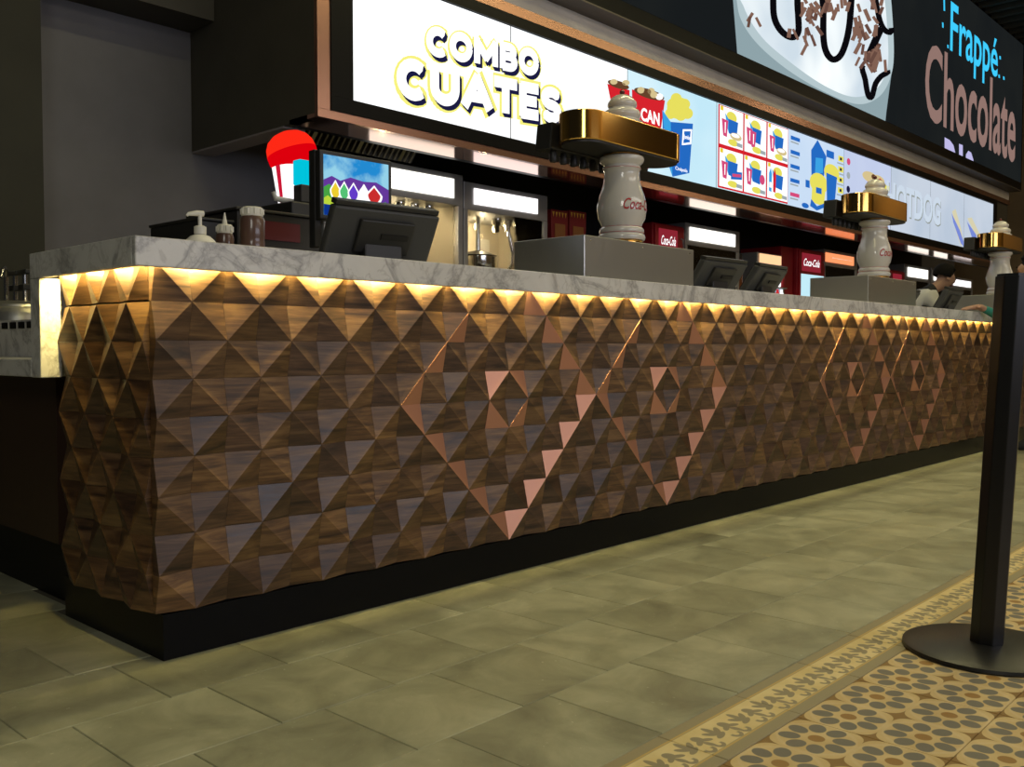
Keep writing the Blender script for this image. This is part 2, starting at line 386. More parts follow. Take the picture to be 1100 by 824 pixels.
struct(MB().box(3.62, 18.5, 5.001, 5.019, 3.453, 3.606), 'trim_2', W_FASC, 'pale grey fascia band above the menu screens')
struct(MB().box(3.62, 18.5, 4.985, 5.018, 3.37, 3.45), 'trim_3', COPTRIM, 'copper strip above the menu screens')
struct(MB().box(3.567, 18.5, 4.985, 5.019, 2.272, 2.325), 'trim_4', COPTRIM, 'copper strip below the menu screens')
struct(MB().box(3.567, 3.665, 4.985, 5.019, 2.327, 6.3), 'trim_5', COPTRIM, 'upright copper strip at the end of the menu wall')
struct(MB().box(3.567, 18.5, 5.021, 5.30, 2.272, 2.298), 'trim_6', mat('copper_soffit', (0.62, 0.36, 0.27), 0.10, 0.9), 'glossy copper soffit under the menu screens')
struct(MB().box(3.62, 18.5, 5.30, 5.36, 2.272, 2.75), 'trim_7', BLACK, 'black lip behind the copper soffit')
struct(MB().box(4.42, 18.5, 6.50, 6.575, 0, 2.60), 'wall_service', mat('black_service_wall', (0.012, 0.012, 0.014), 0.5), 'black wall behind the popcorn machines')

struct(MB().box(3.567, 3.74, 5.37, 6.57, 2.258, 2.271), 'trim_12', mat('mauve_soffit', (.30, .27, .29), .5), 'pale strip under the near end of the bulkhead')
# ------------------------------------------------------------------ counter
S = 0.0995; X0 = 1.117; ZT = 1.020; DP = 0.022; YF = 2.250
COUNTER = thing('bar_counter', 'long bar counter clad in faceted walnut blocks with copper facets', 'counter', (1.1, 2.3, 0))
NCOL = 89; XE = X0+S*NCOL
MB().box(1.16, XE, 2.282, 2.88, 0.118, 1.0).build('carcass', BLACK, COUNTER)
MB().box(1.135, XE, 2.268, 2.88, 0.0, 0.119).build('plinth', BLACK, COUNTER)
def block_geo(typ, sx, sz, dp, th=0.012):
    # local: x 0..sx, z -sz..0, y proud negative. typ A: TL, BR proud ; B: TR, BL proud
    g = 0.0003; x0, x1, z1, z0 = g, sx-g, -g, -sz+g
    d = {'TL': -dp, 'BR': -dp, 'TR': 0, 'BL': 0} if typ == 'A' else {'TL': 0, 'BR': 0, 'TR': -dp, 'BL': -dp}
    vs = [(x0, d['BL'], z0), (x1, d['BR'], z0), (x1, d['TR'], z1), (x0, d['TL'], z1), (x0, th, z0), (x1, th, z0), (x1, th, z1), (x0, th, z1)]
    fs = [(0, 1, 3), (1, 2, 3)] if False else None
    if typ == 'A': fs = [(0, 1, 3), (1, 2, 3)]      # ridge TL-BR : LL, UR
    else: fs = [(0, 1, 2), (0, 2, 3)]               # ridge BL-TR : LR, UL
    fs += [(0, 4, 5, 1), (1, 5, 6, 2), (2, 6, 7, 3), (3, 7, 4, 0), (4, 7, 6, 5)]
    return vs, fs
def facet_geo(fc, sx, sz, dp):
    typ = 'A' if fc in ('LL', 'UR') else 'B'
    vs, fs = block_geo(typ, sx, sz, dp)
    tri = {'LL': (0, 1, 3), 'UR': (1, 2, 3), 'LR': (0, 1, 2), 'UL': (0, 2, 3)}[fc]
    p = [Vector(vs[i]) for i in tri]; n = (p[1]-p[0]).cross(p[2]-p[0]).normalized()
    if n.y > 0: n = -n
    a = [q+n*0.0012 for q in p]; b = [q-n*0.001 for q in p]
    return [tuple(q) for q in a+b], [(0, 1, 2), (5, 4, 3), (0, 3, 4, 1), (1, 4, 5, 2), (2, 5, 3, 0)]
def mk(vs, fs, name, m):
    b = MB(); b.add(vs, fs); me = b.mesh(name); bm = bmesh.new(); bm.from_mesh(me); bmesh.ops.recalc_face_normals(bm, faces=bm.faces[:]); bm.to_mesh(me); bm.free()
    me.materials.append(m); return me
BL = {t: mk(*block_geo(t, S, S, DP), 'wood_block', WOOD) for t in 'AB'}
FC = {f: mk(*facet_geo(f, S, S, DP), 'copper_facet', COPPER) for f in ('LL', 'UR', 'LR', 'UL')}
copper = {}
for c0 in (13, 23, 43, 53):
    for k in range(5): copper[(c0+k, 8-k)] = 'UL'; copper[(c0-1-k, 8-k)] = 'UR'
    for k in range(4): copper[(c0+4-k, 3-k)] = 'LL'
    for k in range(3): copper[(c0-5+k, 3-k)] = 'LR'
    copper[(c0-1, 3)] = 'UL'; copper[(c0, 3)] = 'UR'; copper[(c0-1, 4)] = 'LL'; copper[(c0, 4)] = 'LR'
rest = MB(); rr = []
co = OFF[COUNTER.name]
for i in range(NCOL):
    for j in range(9):
        t = 'A' if (i+j) % 2 == 0 else 'B'; loc = Vector((X0+S*i, YF+DP, ZT-S*j))
        if i < 31:
            o = bpy.data.objects.new('wood_block', BL[t]); C.objects.link(o); o.parent = COUNTER; o.location = loc-co
            if (i, j) in copper:
                c = bpy.data.objects.new('copper_facet', FC[copper[(i, j)]]); C.objects.link(c); c.parent = o; c['label'] = 'thin pink copper facet'
        else:
            vs, fs = block_geo(t, S, S, DP); rest.add([Vector(v)+loc for v in vs], fs); rr += [random.random()]*len(fs)
            if (i, j) in copper:
                c = bpy.data.objects.new('copper_facet', FC[copper[(i, j)]]); C.objects.link(c); c.parent = COUNTER; c.location = loc-co; c['label'] = 'thin pink copper facet'
o = rest.build('wood_block', WOOD, COUNTER); o['kind'] = 'stuff'
o.data.attributes.new('rnd', 'FLOAT', 'FACE').data.foreach_set('value', rr)
# end panel with its flush door
SY = 0.0880; YE = 2.2865
def end_xf(v, y, z): return (1.100+DP+v[1], y+SY-v[0], z+v[2])
EB = {}
for t in 'AB':
    vs, fs = block_geo('B' if t == 'A' else 'A', SY, S, DP)
    EB[t] = mk([(v[1], -v[0], v[2]) for v in vs], fs, 'wood_block', WOOD)
door = MB().box(1.1345, 1.158, 2.30, 2.80, 0.126, 0.916).build('end_door', BLACK, COUNTER); door['label'] = 'flush door of walnut facets in the counter end'
for i in range(6):
    for j in range(9):
        t = 'A' if (i+j) % 2 == 0 else 'B'
        o = bpy.data.objects.new('wood_block', EB[t]); C.objects.link(o); o.parent = COUNTER if j == 0 else door
        dz = 0.003 if j == 0 else -0.002
        o.location = Vector((1.100+DP+(0 if j else .004), YE+SY*(i+1), ZT-S*j+dz))-co
# marble worktop
TOPW = thing('marble_worktop', 'grey veined marble worktop with a deep front edge and a dropped end leg', 'worktop', (1.05, 2.22, 1.0))
MB().box(1.0735, XE+.05, 2.2405, 2.885, 1.035, 1.0745).build('slab', MARBLE, TOPW, bevel=.003)
MB().box(1.053, XE+.05, 2.220, 2.240, 1.0015, 1.0745).build('front_edge', MARBLE, TOPW, bevel=.003)
MB().box(1.76, XE+.05, 2.8855, 2.975, 1.035, 1.0745).build('rear_lip', MARBLE, TOPW)
MB().box(1.053, 1.073, 2.2405, 2.885, 1.0015, 1.0745).build('end_edge', MARBLE, TOPW, bevel=.002)
MB().box(1.053, 1.112, 2.815, 2.885, 0.716, 1.0012).build('waterfall_leg', MARBLE, TOPW, bevel=.003)
# LED strip hidden behind the marble edge
WARM = (1.0, 0.79, 0.27)
led = thing('led_strip', 'warm yellow light strip tucked under the marble worktop edge', 'light strip', (1.06, 2.24, 1.02))
LEDM = emis('led_warm', WARM, 12.0)
MB().box(1.08, XE, 2.2415, 2.2475, 1.026, 1.0345).build('front_strip', LEDM, led)
MB().box(1.0745, 1.0805, 2.25, 2.81, 1.026, 1.0335).build('end_strip', LEDM, led)
for k in range(9):
    a = area('led_light', (1.08+.5+k*1.0, 2.2445, 1.0255), 1.0, 0.006, 14.0, WARM, (math.radians(48), 0, 0), 116); a.parent = led; a.matrix_parent_inverse = Matrix.Translation(-Vector((1.06, 2.24, 1.02)))
a = area('led_light', (1.0775, 2.53, 1.0255), 0.006, 0.56, 5.0, WARM, (0, math.radians(-50), 0), 112); a.parent = led; a.matrix_parent_inverse = Matrix.Translation(-Vector((1.06, 2.24, 1.02)))
a = area('led_light', (1.086, 2.70, 1.022), 0.012, 0.04, 1.6, WARM, (math.radians(58), 0, 0), 130); a.parent = led; a.matrix_parent_inverse = Matrix.Translation(-Vector((1.06, 2.24, 1.02)))  # extra light beyond the strip, added to brighten the leg's inner face
# lower counter behind the leg
LOW = thing('low_counter', 'lower marble side counter with dark wooden base behind the dropped leg', 'counter', (1.3, 3.2, 0))
MB().box(1.053, 1.745, 2.887, 5.2, 0.717, 0.768).build('slab', MARBLE, LOW, bevel=.003)
MB().box(1.15, 1.745, 2.96, 5.2, 0.20, 0.716).build('base_panel', mat('dark_stained_wood', (0.035, 0.016, 0.008), 0.5), LOW)
MB().box(1.20, 1.60, 2.96, 5.2, 0.0, 0.198).build('plinth', BLACK, LOW)

# ------------------------------------------------------------------ syrup fountain towers on steel boxes
SCRIPT_RED = mat('script_red', (0.42, 0.015, 0.02), 0.4)
PROF = [(.088, .018), (.104, .022), (.108, .034), (.104, .046), (.098, .050), (.102, .060), (.100, .072), (.090, .082), (.094, .095), (.106, .120), (.1125, .155), (.111, .185),
        (.103, .220), (.090, .255), (.082, .285), (.079, .315), (.080, .335), (.086, .342), (.086, .350), (.081, .356), (.084, .362), (.097, .372), (.101, .384), (.098, .394), (.086, .400)]
def prof_r(z):
    for (r0, z0), (r1, z1) in zip(PROF, PROF[1:]):
        if z0 <= z <= z1 and z1 > z0: return r0+(r1-r0)*(z-z0)/(z1-z0)
    return .08
def make_tower():
    t = thing('fountain_tower', '', 'drink dispenser')
    MB().lathe([(.096, 0), (.100, .004), (.100, .010), (.094, .013), (.096, .018), (.085, .020)]).build('base_ring', BRASS, t, smooth=True)
    body = MB().lathe(PROF, n=48).build('ceramic_body', CERAM, t, smooth=True)
    for z in (.054, .344, .0805): MB().lathe([(prof_r(z)-.002, z-.001), (prof_r(z)+.0008, z-.001), (prof_r(z)+.0008, z+.001), (prof_r(z)-.002, z+.001)], n=48).build('red_line', SCRIPT_RED, body)
    def wrap(u, v):
        z = .150+.050*v; a = math.radians(270)+(u-.5)*1.75; r = prof_r(z)+.0012
        return (r*math.cos(a), r*math.sin(a), z)
    text('script_lettering', 'Coca-Cola', SCRIPT_RED, body, wrap, offset=.012, shear=.45, lab='red flowing script lettering')
    MB().lathe([(.070, .400), (.084, .404), (.088, .416), (.078, .428), (.082, .440), (.070, .452)]).build('brass_neck', BRASS, t, smooth=True)
    hl, hw = .385, .105; pts = []
    for k in range(25): a = -PI/2+PI*k/24; pts.append((hl-hw+hw*math.cos(a), hw*math.sin(a)))
    for k in range(25): a = PI/2+PI*k/24; pts.append((-(hl-hw)+hw*math.cos(a), hw*math.sin(a)))
    hb = MB().prism(pts, lambda x, y: (x, y, .415), lambda x, y: (x, y, .540)).build('head_band', BRASS, t, smooth=True, bevel=.004)
    MB().prism([(x*.97, y*.93) for x, y in pts], lambda x, y: (x, y, .405), lambda x, y: (x, y, .4145)).build('head_underside', BLKPL, t)
    MB().prism([(-.37, .40), (-.355, .515), (.355, .515), (.37, .40)], lambda x, z: (x, .110, z), lambda x, z: (x, .20, z)).build('tap_bar', BLKPL, t, bevel=.006)
    for k in range(10):
        x = -.315+k*.07
        MB().lathe([(.013, .350), (.017, .358), (.017, .385), (.012, .3995)], x, .14, n=14).build('nozzle', BLKPL, t, smooth=True)
    MB().lathe([(.092, .541), (.094, .552), (.084, .560), (.076, .566), (.082, .576), (.084, .590), (.078, .602), (.064, .610), (.060, .618), (.066, .626), (.066, .640), (.058, .650), (.046, .664), (.028, .674), (.012, .678)]).build('ceramic_lid', CERAM, t, smooth=True)
    MB().lathe([(.006, .678), (.011, .684), (.012, .692), (.006, .700)], n=14).build('lid_knob', mat('dark_red_knob', (.12, .02, .02), .3), t, smooth=True)
    return t
def make_box():
    b = thing('steel_plinth_box', '', 'box')
    MB().box(-.46, .37, -.15, .24, 0.001, .190).build('shell', STEEL, b, bevel=.004)
    for x in (-.42, -.05, .33):
        for z in (.02, .17): MB().lathe([(.004, 0), (.004, .003), (.002, .004)], n=8).build('rivet', CHROME, b).matrix_local = Matrix.Translation((x, -.1503, z)) @ Matrix.Rotation(PI/2, 4, 'X')
    return b
tower0, box0 = make_tower(), make_box()
TL = ['ceramic fountain tower with brass head nearest the camera, in front of the large menu letters',
      'middle ceramic fountain tower with brass head, second along the counter',
      'farthest ceramic fountain tower with brass head, above the queue post']
BLs = ['brushed steel box under the nearest ceramic fountain tower', 'brushed steel box under the middle ceramic fountain tower', 'brushed steel box under the farthest ceramic fountain tower']
for k, x in enumerate((3.48, 6.36, 9.20)):
    t, b = (tower0, box0) if k == 0 else (copy_tree(tower0), copy_tree(box0))
    t.location = (x, 2.55, 1.2665); b.location = (x, 2.55, 1.0750)
    tag(t, TL[k], None, 'fountain towers on the counter'); tag(b, BLs[k], None, 'steel boxes on the counter')

# ------------------------------------------------------------------ point of sale terminals (backs seen from the hall)
def make_pos():
    p = thing('sales_terminal', '', 'terminal')
    MB().prism([(-.13, 0), (.13, 0), (.10, .045), (-.10, .045)], lambda y, z: (-.12, y, z), lambda y, z: (.12, y, z)).build('base', BLKPL, p, bevel=.006)
    MB().prism([(-.035, .04), (.05, .04), (.02, .16), (-.03, .16)], lambda y, z: (-.07, y, z), lambda y, z: (.07, y, z)).build('neck', BLKPL, p, bevel=.006)
    a = math.radians(24); ay = Vector((0, math.cos(a), math.sin(a))); az = Vector((0, -math.sin(a)*-1, math.cos(a)))
    az = Vector((0, -math.sin(a), math.cos(a))); ay = Vector((0, math.cos(a), math.sin(a)))
    MB().obox(Vector((0, -.01, .165)), (1, 0, 0), ay, az, .195, .022, .115).build('housing', DKPL, p, bevel=.01)
    MB().obox(Vector((0, .016, .176)), (1, 0, 0), ay, az, .175, .004, .095).build('screen', BLKPL, p)
    cv = MB().obox(Vector((0, -.034, .150)), (1, 0, 0), ay, az, .10, .012, .075).build('rear_cover', BLKPL, p, bevel=.006)
    MB().obox(Vector((.03, -.049, .15)), (1, 0, 0), ay, az, .05, .003, .012).build('port_slot', mat('slot_black', (.004, .004, .004), .6), cv)
    MB().obox(Vector((.02, -.047, .205)), (1, 0, 0), ay, az, .012, .002, .007).build('lock_hole', BLACK, cv)
    MB().obox(Vector((-.1, -.034, .27)), (1, 0, 0), ay, az, .035, .002, .005).build('sticker', WHITEPL, p)
    MB().obox(Vector((0, -.055, .285)), (1, 0, 0), ay, az, .19, .02, .012).build('top_vent', BLKPL, p, bevel=.004)
    return p
pos0 = make_pos()
for k, (x, y, rz, s, lab) in enumerate([
    (2.165, 2.66, -6, (1.14, .95, .80), 'black sales terminal seen from behind, beside the colourful customer screen'),
    (4.42, 2.62, -4, (1.0, 1.0, .68), 'black sales terminal right of the nearest steel box'),
    (4.93, 2.62, 4, (1.0, 1.0, .68), 'second black sales terminal right of the nearest steel box, next to the red cooler'),
    (8.35, 2.72, 0, (1, 1, .8), 'black sales terminal in front of the bending worker'),
    (7.45, 2.75, 0, (.9, .9, .62), 'small black terminal right of the middle steel box')]):
    p = pos0 if k == 0 else copy_tree(pos0)
    p.location = (x, y, 1.0755); p.rotation_euler.z = math.radians(rz); p.scale = s
    tag(p, lab, None, 'sales terminals along the counter')

# customer screen on a pole
def scr_mat_flat(name, col, s=1.0): return emis(name, col, s)
cs = thing('customer_screen', 'upright black customer screen showing colourful frozen drink cups', 'screen', (2.09, 2.95, 1.0755))
A, B_ = Vector((2.110, 2.93, 1.30)), Vector((2.410, 2.915, 1.30))
ux = (B_-A).normalized(); uy = Vector((-ux.y, ux.x, 0)); uz = Vector((0, 0, 1))
wS, hS = (B_-A).length, .225
ctr = (A+B_)/2+uz*hS/2
MB().obox(ctr, ux, uy, uz, wS/2+.016, .014, hS/2+.016).build('bezel', BLKPL, cs, bevel=.004)
MB().obox(ctr-ux*(wS/2+.006)+uy*.036-uz*.05, ux, uy, uz, .014, .020, hS/2+.07).build('side_housing', BLKPL, cs, bevel=.004)
MB().box(2.13, 2.16, 2.945, 2.965, 1.0885, 1.30).build('pole', ALU, cs)
MB().box(2.08, 2.21, 2.875, 2.969, 1.0756, 1.088).build('foot', BLKPL, cs)
def onscr(u, v, d=.0146): return ctr+ux*((u-.5)*wS)+uz*((v-.5)*hS)-uy*d
def scr_poly(pts, m, nm, d): return MB().poly([onscr(u, v, d) for u, v in pts]).build(nm, m, cs)
SKY = bpy.data.materials.new('screen_sky'); SKY.use_nodes = True; SKY.node_tree.nodes.clear()
_e = N(SKY, 'ShaderNodeEmission'); _e.inputs[1].default_value = .85; _o2 = N(SKY, 'ShaderNodeOutputMaterial'); L(SKY, _e.outputs[0], _o2.inputs[0])
L(SKY, ramp(SKY, noise(SKY, pos(SKY), 9.0, 4), [(.4, (.02, .30, .75)), (.6, (.35, .75, .95))]), _e.inputs[0])
scr_poly([(0, 0), (1, 0), (1, 1), (0, 1)], SKY, 'picture', .0146)
PURP = emis('screen_purple', (.16, .05, .40), .8); GREEN = emis('screen_green', (.08, .45, .07), .8); LIME = emis('screen_lime', (.55, .75, .05), .9)
NAVY = emis('screen_navy', (.005, .04, .30), .8); SWH = emis('screen_white', (1, 1, 1), 1.1); SRED = emis('screen_red', (.65, .03, .03), .9); SYEL = emis('screen_yellow', (.9, .65, .03), .95)
SGRN = emis('screen_cup_green', (.10, .60, .20), .9); SVIO = emis('screen_violet', (.14, .05, .65), .9)
def blob(cx, cy, rx, ry, n=20, pinch=0): return [(cx+rx*math.cos(2*PI*k/n)*(1-pinch*max(0, math.sin(2*PI*k/n))), cy+ry*math.sin(2*PI*k/n)) for k in range(n)]
scr_poly([(0, .15), (0, .58), (.12, .66), (.25, .60), (.4, .68), (.6, .64), (.8, .66), (1, .56), (1, .15)], PURP, 'picture', .0150)
scr_poly([(0, .10), (0, .46), (.08, .52), (.17, .44), (.2, .10)], GREEN, 'picture', .0154); scr_poly([(.84, .1), (.86, .3), (.95, .34), (1, .28), (1, .1)], GREEN, 'picture', .0154)
scr_poly([(0, .10), (0, .28), (.06, .33), (.15, .25), (.2, .1)], LIME, 'picture', .0157)
scr_poly([(0, 0), (1, 0), (1, .14), (0, .18)], NAVY, 'picture', .0160)
scr_poly([(.13, .34), (.85, .34), (.80, .02), (.18, .02)], SWH, 'picture', .0163)
for k, (u, m_, rx) in enumerate(((.17, SYEL, .07), (.30, SGRN, .07), (.44, SVIO, .075), (.60, SWH, .08), (.76, SRED, .11))):
    scr_poly(blob(u, .43, rx*1.2, .17, pinch=.8), SWH, 'picture', .0166+.0004*k); scr_poly(blob(u, .43, rx*.9, .13, pinch=.8), m_, 'picture', .0167+.0004*k)
for k in range(5): scr_poly([(.16+.14*k, .30), (.23+.14*k, .30), (.23+.14*k, .25), (.16+.14*k, .25)], SRED, 'picture', .019)

# ------------------------------------------------------------------ bottles and boxes on the near end of the counter
s = thing('soap_pump_bottle', 'white pump bottle standing on the near end of the counter', 'bottle', (1.50, 2.72, 1.0755))
x, y, z = 1.50, 2.72, 1.0755
MB().lathe([(.048, 0), (.052, .004), (.052, .045), (.046, .060), (.030, .075), (.016, .080)], x, y, z).build('bottle_body', WHITEPL, s, smooth=True)
MB().lathe([(.018, .0802), (.019, .084), (.019, .104), (.012, .108)], x, y, z, n=20).build('collar', WHITEPL, s, smooth=True)
MB().tube([(x, y, z+.108), (x, y, z+.142)], .006).build('stem', WHITEPL, s, smooth=True)
MB().tube([(x+.012, y, z+.146), (x-.01, y+.003, z+.146), (x-.034, y+.008, z+.142), (x-.040, y+.009, z+.136)], [.009, .009, .006, .004]).build('nozzle', WHITEPL, s, smooth=True)
def squeeze(x, y, r, h, tip, lab):
    s = thing('sauce_bottle', lab, 'bottle', (x, y, 1.0755), 'sauce bottles on the counter')
    z = 1.0755
    MB().lathe([(r*.92, 0), (r, .006), (r, h*.45), (r*.96, h*.5), (r, h*.55), (r, h-.012), (r*.86, h)], x, y, z, n=28).build('bottle_body', SAUCE, s, smooth=True)
    c = MB().lathe([(r*.84, h), (r*.88, h+.004), (r*.86, h+.026), (r*.74, h+.030)], x, y, z, n=28).build('cap', WHITEPL, s, smooth=True)
    if tip: MB().lathe([(r*.34, h+.030), (r*.18, h+.052), (r*.06, h+.072)], x, y, z, n=16).build('tip', WHITEPL, c, smooth=True)
    for k in range(10):
        a = 2*PI*k/10; MB().lathe([(.004, h+.006), (.004, h+.024)], x+r*.87*math.cos(a), y+r*.87*math.sin(a), z, n=6).build('cap_rib', WHITEPL, c)
squeeze(1.685, 2.72, .040, .155, False, 'tall brown sauce bottle with wide white cap on the counter')
squeeze(1.690, 2.90, .030, .115, True, 'small brown sauce bottle with pointed white tip behind the taller one')
cr = thing('storage_box', 'black box with a dark red label behind the sauce bottles', 'box', (1.95, 3.45, 1.0))
MB().box(1.99, 2.40, 3.32, 3.70, .98, 1.345).build('box_body', mat('box_black', (.03, .027, .026), .55), cr, bevel=.005)
MB().box(2.10, 2.28, 3.317, 3.3195, 1.24, 1.315).build('label', mat('dark_red_label', (.14, .012, .02), .5), cr)
MB().box(1.98, 2.41, 3.31, 3.71, 1.3455, 1.358).build('lid', mat('box_black_lid', (.035, .032, .03), .5), cr, bevel=.004)
sc2 = thing('low_equipment', 'low black box behind the small sauce bottle', 'box', (1.65, 3.35, 1.0))
MB().box(1.82, 1.97, 3.32, 3.70, .98, 1.29).build('body', BLKPL, sc2, bevel=.004); MB().box(1.815, 1.975, 3.315, 3.705, 1.2905, 1.302).build('lid', BLKPL, sc2, bevel=.003)
# back run of counter carrying them
bk = thing('rear_prep_table', 'dark prep table standing behind the end of the bar', 'table', (1.9, 3.5, 0))
MB().box(1.76, 3.0, 3.3, 4.3, .93, .979).build('top', ALU, bk, bevel=.004); MB().box(1.78, 2.96, 3.36, 4.26, 0.0, .929).build('body', BLACK, bk)

# lit cup sign over the frozen drink machine
cup = thing('lit_cup_sign', 'glowing red domed cup sign with white body on the frozen drink machine', 'sign', (2.28, 4.0, 1.2))
CREDm = emis('cup_red_glow', (1.0, .022, .008), 1.0); CREDd = emis('cup_red_deep', (.72, .0, .004), 1.0); CWH = emis('cup_white_glow', (1, .97, .98), 1.25); CBL = emis('cup_cyan_glow', (.0, .55, .72), 1.0); CSTR = emis('cup_stripe', (.65, .01, .04), .9)
bx_, by_, zc = 2.690, 4.0, 1.505
c1 = MB().lathe([(.050, 0), (.056, .01), (.090, .22), (.091, .226)], bx_, by_, zc, n=36).build('cup_body', CWH, cup, smooth=True)
vs = []; fs = []
for i in range(9):
    t = i/8; z = .004+.21*t; r = .056+(.090-.056)*t+.0015
    for a in (-3.02, -2.86, -2.70): vs.append((bx_+r*math.cos(a), by_+r*math.sin(a), zc+z))
for i in range(8):
    for k in range(2): fs.append((i*3+k, i*3+k+1, (i+1)*3+k+1, (i+1)*3+k))
MB().add(vs, fs).build('red_stripe', CSTR, c1)
prof = [(.112, 0), (.122, .015), (.124, .05), (.118, .085), (.100, .115), (.072, .135), (.04, .146), (.010, .149)]
dome = MB().lathe(prof[2:], 0, 0, 0, n=36).build('dome_lid', CREDm, cup, smooth=True)
rim = MB().lathe([(.080, -.02)]+prof[:3], 0, 0, 0, n=36).build('dome_rim', CREDd, cup, smooth=True)
for o in (dome, rim):
    o.matrix_local = Matrix.Translation((bx_+.02-2.28, -.02, zc+.215-1.2)) @ Matrix.Rotation(math.radians(-18), 4, Vector((fw.x, fw.y, 0)).normalized()) @ Matrix.Diagonal((1, 1, 1.05, 1)) @ Matrix.Translation((2.28, 4.0, 1.2))
MB().box(2.640, 2.728, 3.84, 3.90, 1.591, 1.712).build('cyan_panel', CBL, cup, bevel=.008)
for k in range(2): MB().box(2.696+k*.018, 2.707+k*.018, 3.832, 3.8395, 1.60, 1.70).build('white_bar', CWH, cup)
MB().box(2.58, 2.90, 3.82, 4.12, .98, 1.5045).build('machine_body', BLKPL, cup, bevel=.01); MB().box(2.640, 2.735, 3.83, 3.895, 1.5048, 1.5905).build('machine_neck', BLKPL, cup, bevel=.005)
MB().tube([(2.575, 3.97, 1.56), (2.59, 3.97, 1.53), (2.63, 3.95, 1.522), (2.66, 3.92, 1.520)], [.010, .014, .015, .010]).build('drip_tray', WHITEPL, cup, smooth=True)

# ------------------------------------------------------------------ queue post
q = thing('queue_post', 'black queue post with round base at the right edge', 'post', (2.66, .752, 0))
MB().lathe([(.205, 0.0005), (.208, .004), (.206, .012), (.190, .018), (.06, .024), (.03, .026)], 2.66, .752, 0, n=64).build('base', mat('black_rubber', (.012, .012, .011), .38), q, smooth=True)
pp = []
for k in range(8):
    a = PI/8+k*PI/4; pp.append((.043*math.cos(a), .043*math.sin(a)))
pm = mat('black_powder_coat', (.006, .0065, .007), .3)
tl = Vector((RT.x*.050, RT.y*.050, 0)); rz_ = math.radians(12)
def pw(h): return lambda x, y: (2.66+x*math.cos(rz_)-y*math.sin(rz_)+tl.x*h, .752+x*math.sin(rz_)+y*math.cos(rz_)+tl.y*h, .024+.965*h)
MB().prism(pp, pw(0), pw(1)).build('post', pm, q, bevel=.002)
MB().prism([(a*.9, b*.9) for a, b in pp], pw(1), pw(1.006)).build('post_cap', pm, q)

# ------------------------------------------------------------------ menu screens
YM = 4.990; MW = 1.525; MX = 3.842; MZ0, MZ1 = 2.423, 3.283
def panel_mat(name, c0, c1, s):
    m = bpy.data.materials.new(name); m.use_nodes = True; m.node_tree.nodes.clear()
    e = N(m, 'ShaderNodeEmission'); e.inputs[1].default_value = s; o = N(m, 'ShaderNodeOutputMaterial'); L(m, e.outputs[0], o.inputs[0])
    L(m, ramp(m, noise(m, pos(m), 0.9, 2), [(.35, c0), (.65, c1)]), e.inputs[0]); return m
PM = [panel_mat('menu_white', (.93, .98, 1), (1, 1, 1), 1.25), panel_mat('menu_white_soft', (.86, .96, 1), (1, 1, 1), 1.15), panel_mat('menu_ice', (.55, .82, .95), (.72, .92, 1), 1.0),
      panel_mat('menu_pale_blue', (.58, .74, .95), (.66, .80, .98), .95), panel_mat('menu_lavender', (.60, .68, .92), (.68, .76, .96), .9), panel_mat('menu_mist', (.58, .68, .82), (.68, .76, .88), .85)]
labs = ['first menu screen from the left, white with big yellow-edged letters', 'second menu screen from the left, white with the end of the big lettering', 'menu screen showing a red cup and blue popcorn carton',
        'menu screen with six red-framed combo pictures', 'pale blue menu screen with blue and yellow popcorn cartons', 'lavender menu screen with a small red nacho tray',
        'misty menu screen with pale raised lettering', 'misty menu screen with a faint yellow and blue swoosh', 'last menu screen at the far right end']
pan = []
for k in range(9):
    x0 = MX+MW*k; p = thing('menu_screen', labs[k], 'screen', (x0, YM, MZ0), 'menu screens above the bar')
    MB().box(x0+.002, x0+MW-.002, 4.993, 5.017, MZ0, MZ1).build('casing', BLKPL, p)
    MB().poly([(x0+.004, 4.9925, MZ0+.002), (x0+MW-.004, 4.9925, MZ0+.002), (x0+MW-.004, 4.9925, MZ1-.002), (x0+.004, 4.9925, MZ1-.002)]).build('display', [PM[0], PM[1], PM[2], PM[2], PM[3], PM[4], PM[5], PM[5], PM[5]][k], p)
    pan.append(p)
XR = MX+MW*9
for k_, (xa, xb, za, zb_, l_) in enumerate(((3.667, XR+.16, 2.327, MZ0-.002, 'black rail along the bottom of the menu screens'), (3.667, XR+.16, MZ1+.002, 3.368, 'black rail along the top of the menu screens'),
        (3.667, MX-.001, MZ0-.001, MZ1+.001, 'black rail at the near end of the menu screens'), (XR+.001, XR+.16, MZ0-.001, MZ1+.001, 'black rail at the far end of the menu screens'))):
    struct(MB().box(xa, xb, 4.975, 5.018, za, zb_), 'trim_%d' % (8+k_), BLACK, l_)
EY = emis('print_yellow', (.95, .90, .22), 1.0); EN = emis('print_navy', (.012, .012, .06), .9); EW = emis('print_white', (1, 1, 1), 1.3)
ER = emis('print_red', (.75, .02, .03), .9); EB_ = emis('print_blue', (.02, .16, .60), .9); ECY = emis('print_sky', (.05, .40, .85), .9); EPOP = emis('print_popcorn', (.85, .78, .12), .95)
EPINK = emis('print_pink', (.75, .08, .22), .9); EBR = emis('print_brown', (.16, .07, .03), .8); ETAN = emis('print_tan', (.75, .60, .30), .9); EGR = emis('print_grey', (.42, .48, .50), .85)
def arc(cx, cy, rx, ry, a0, a1, n=14): return [(cx+rx*math.cos(math.radians(a0+(a1-a0)*i/n)), cy+ry*math.sin(math.radians(a0+(a1-a0)*i/n))) for i in range(n+1)]
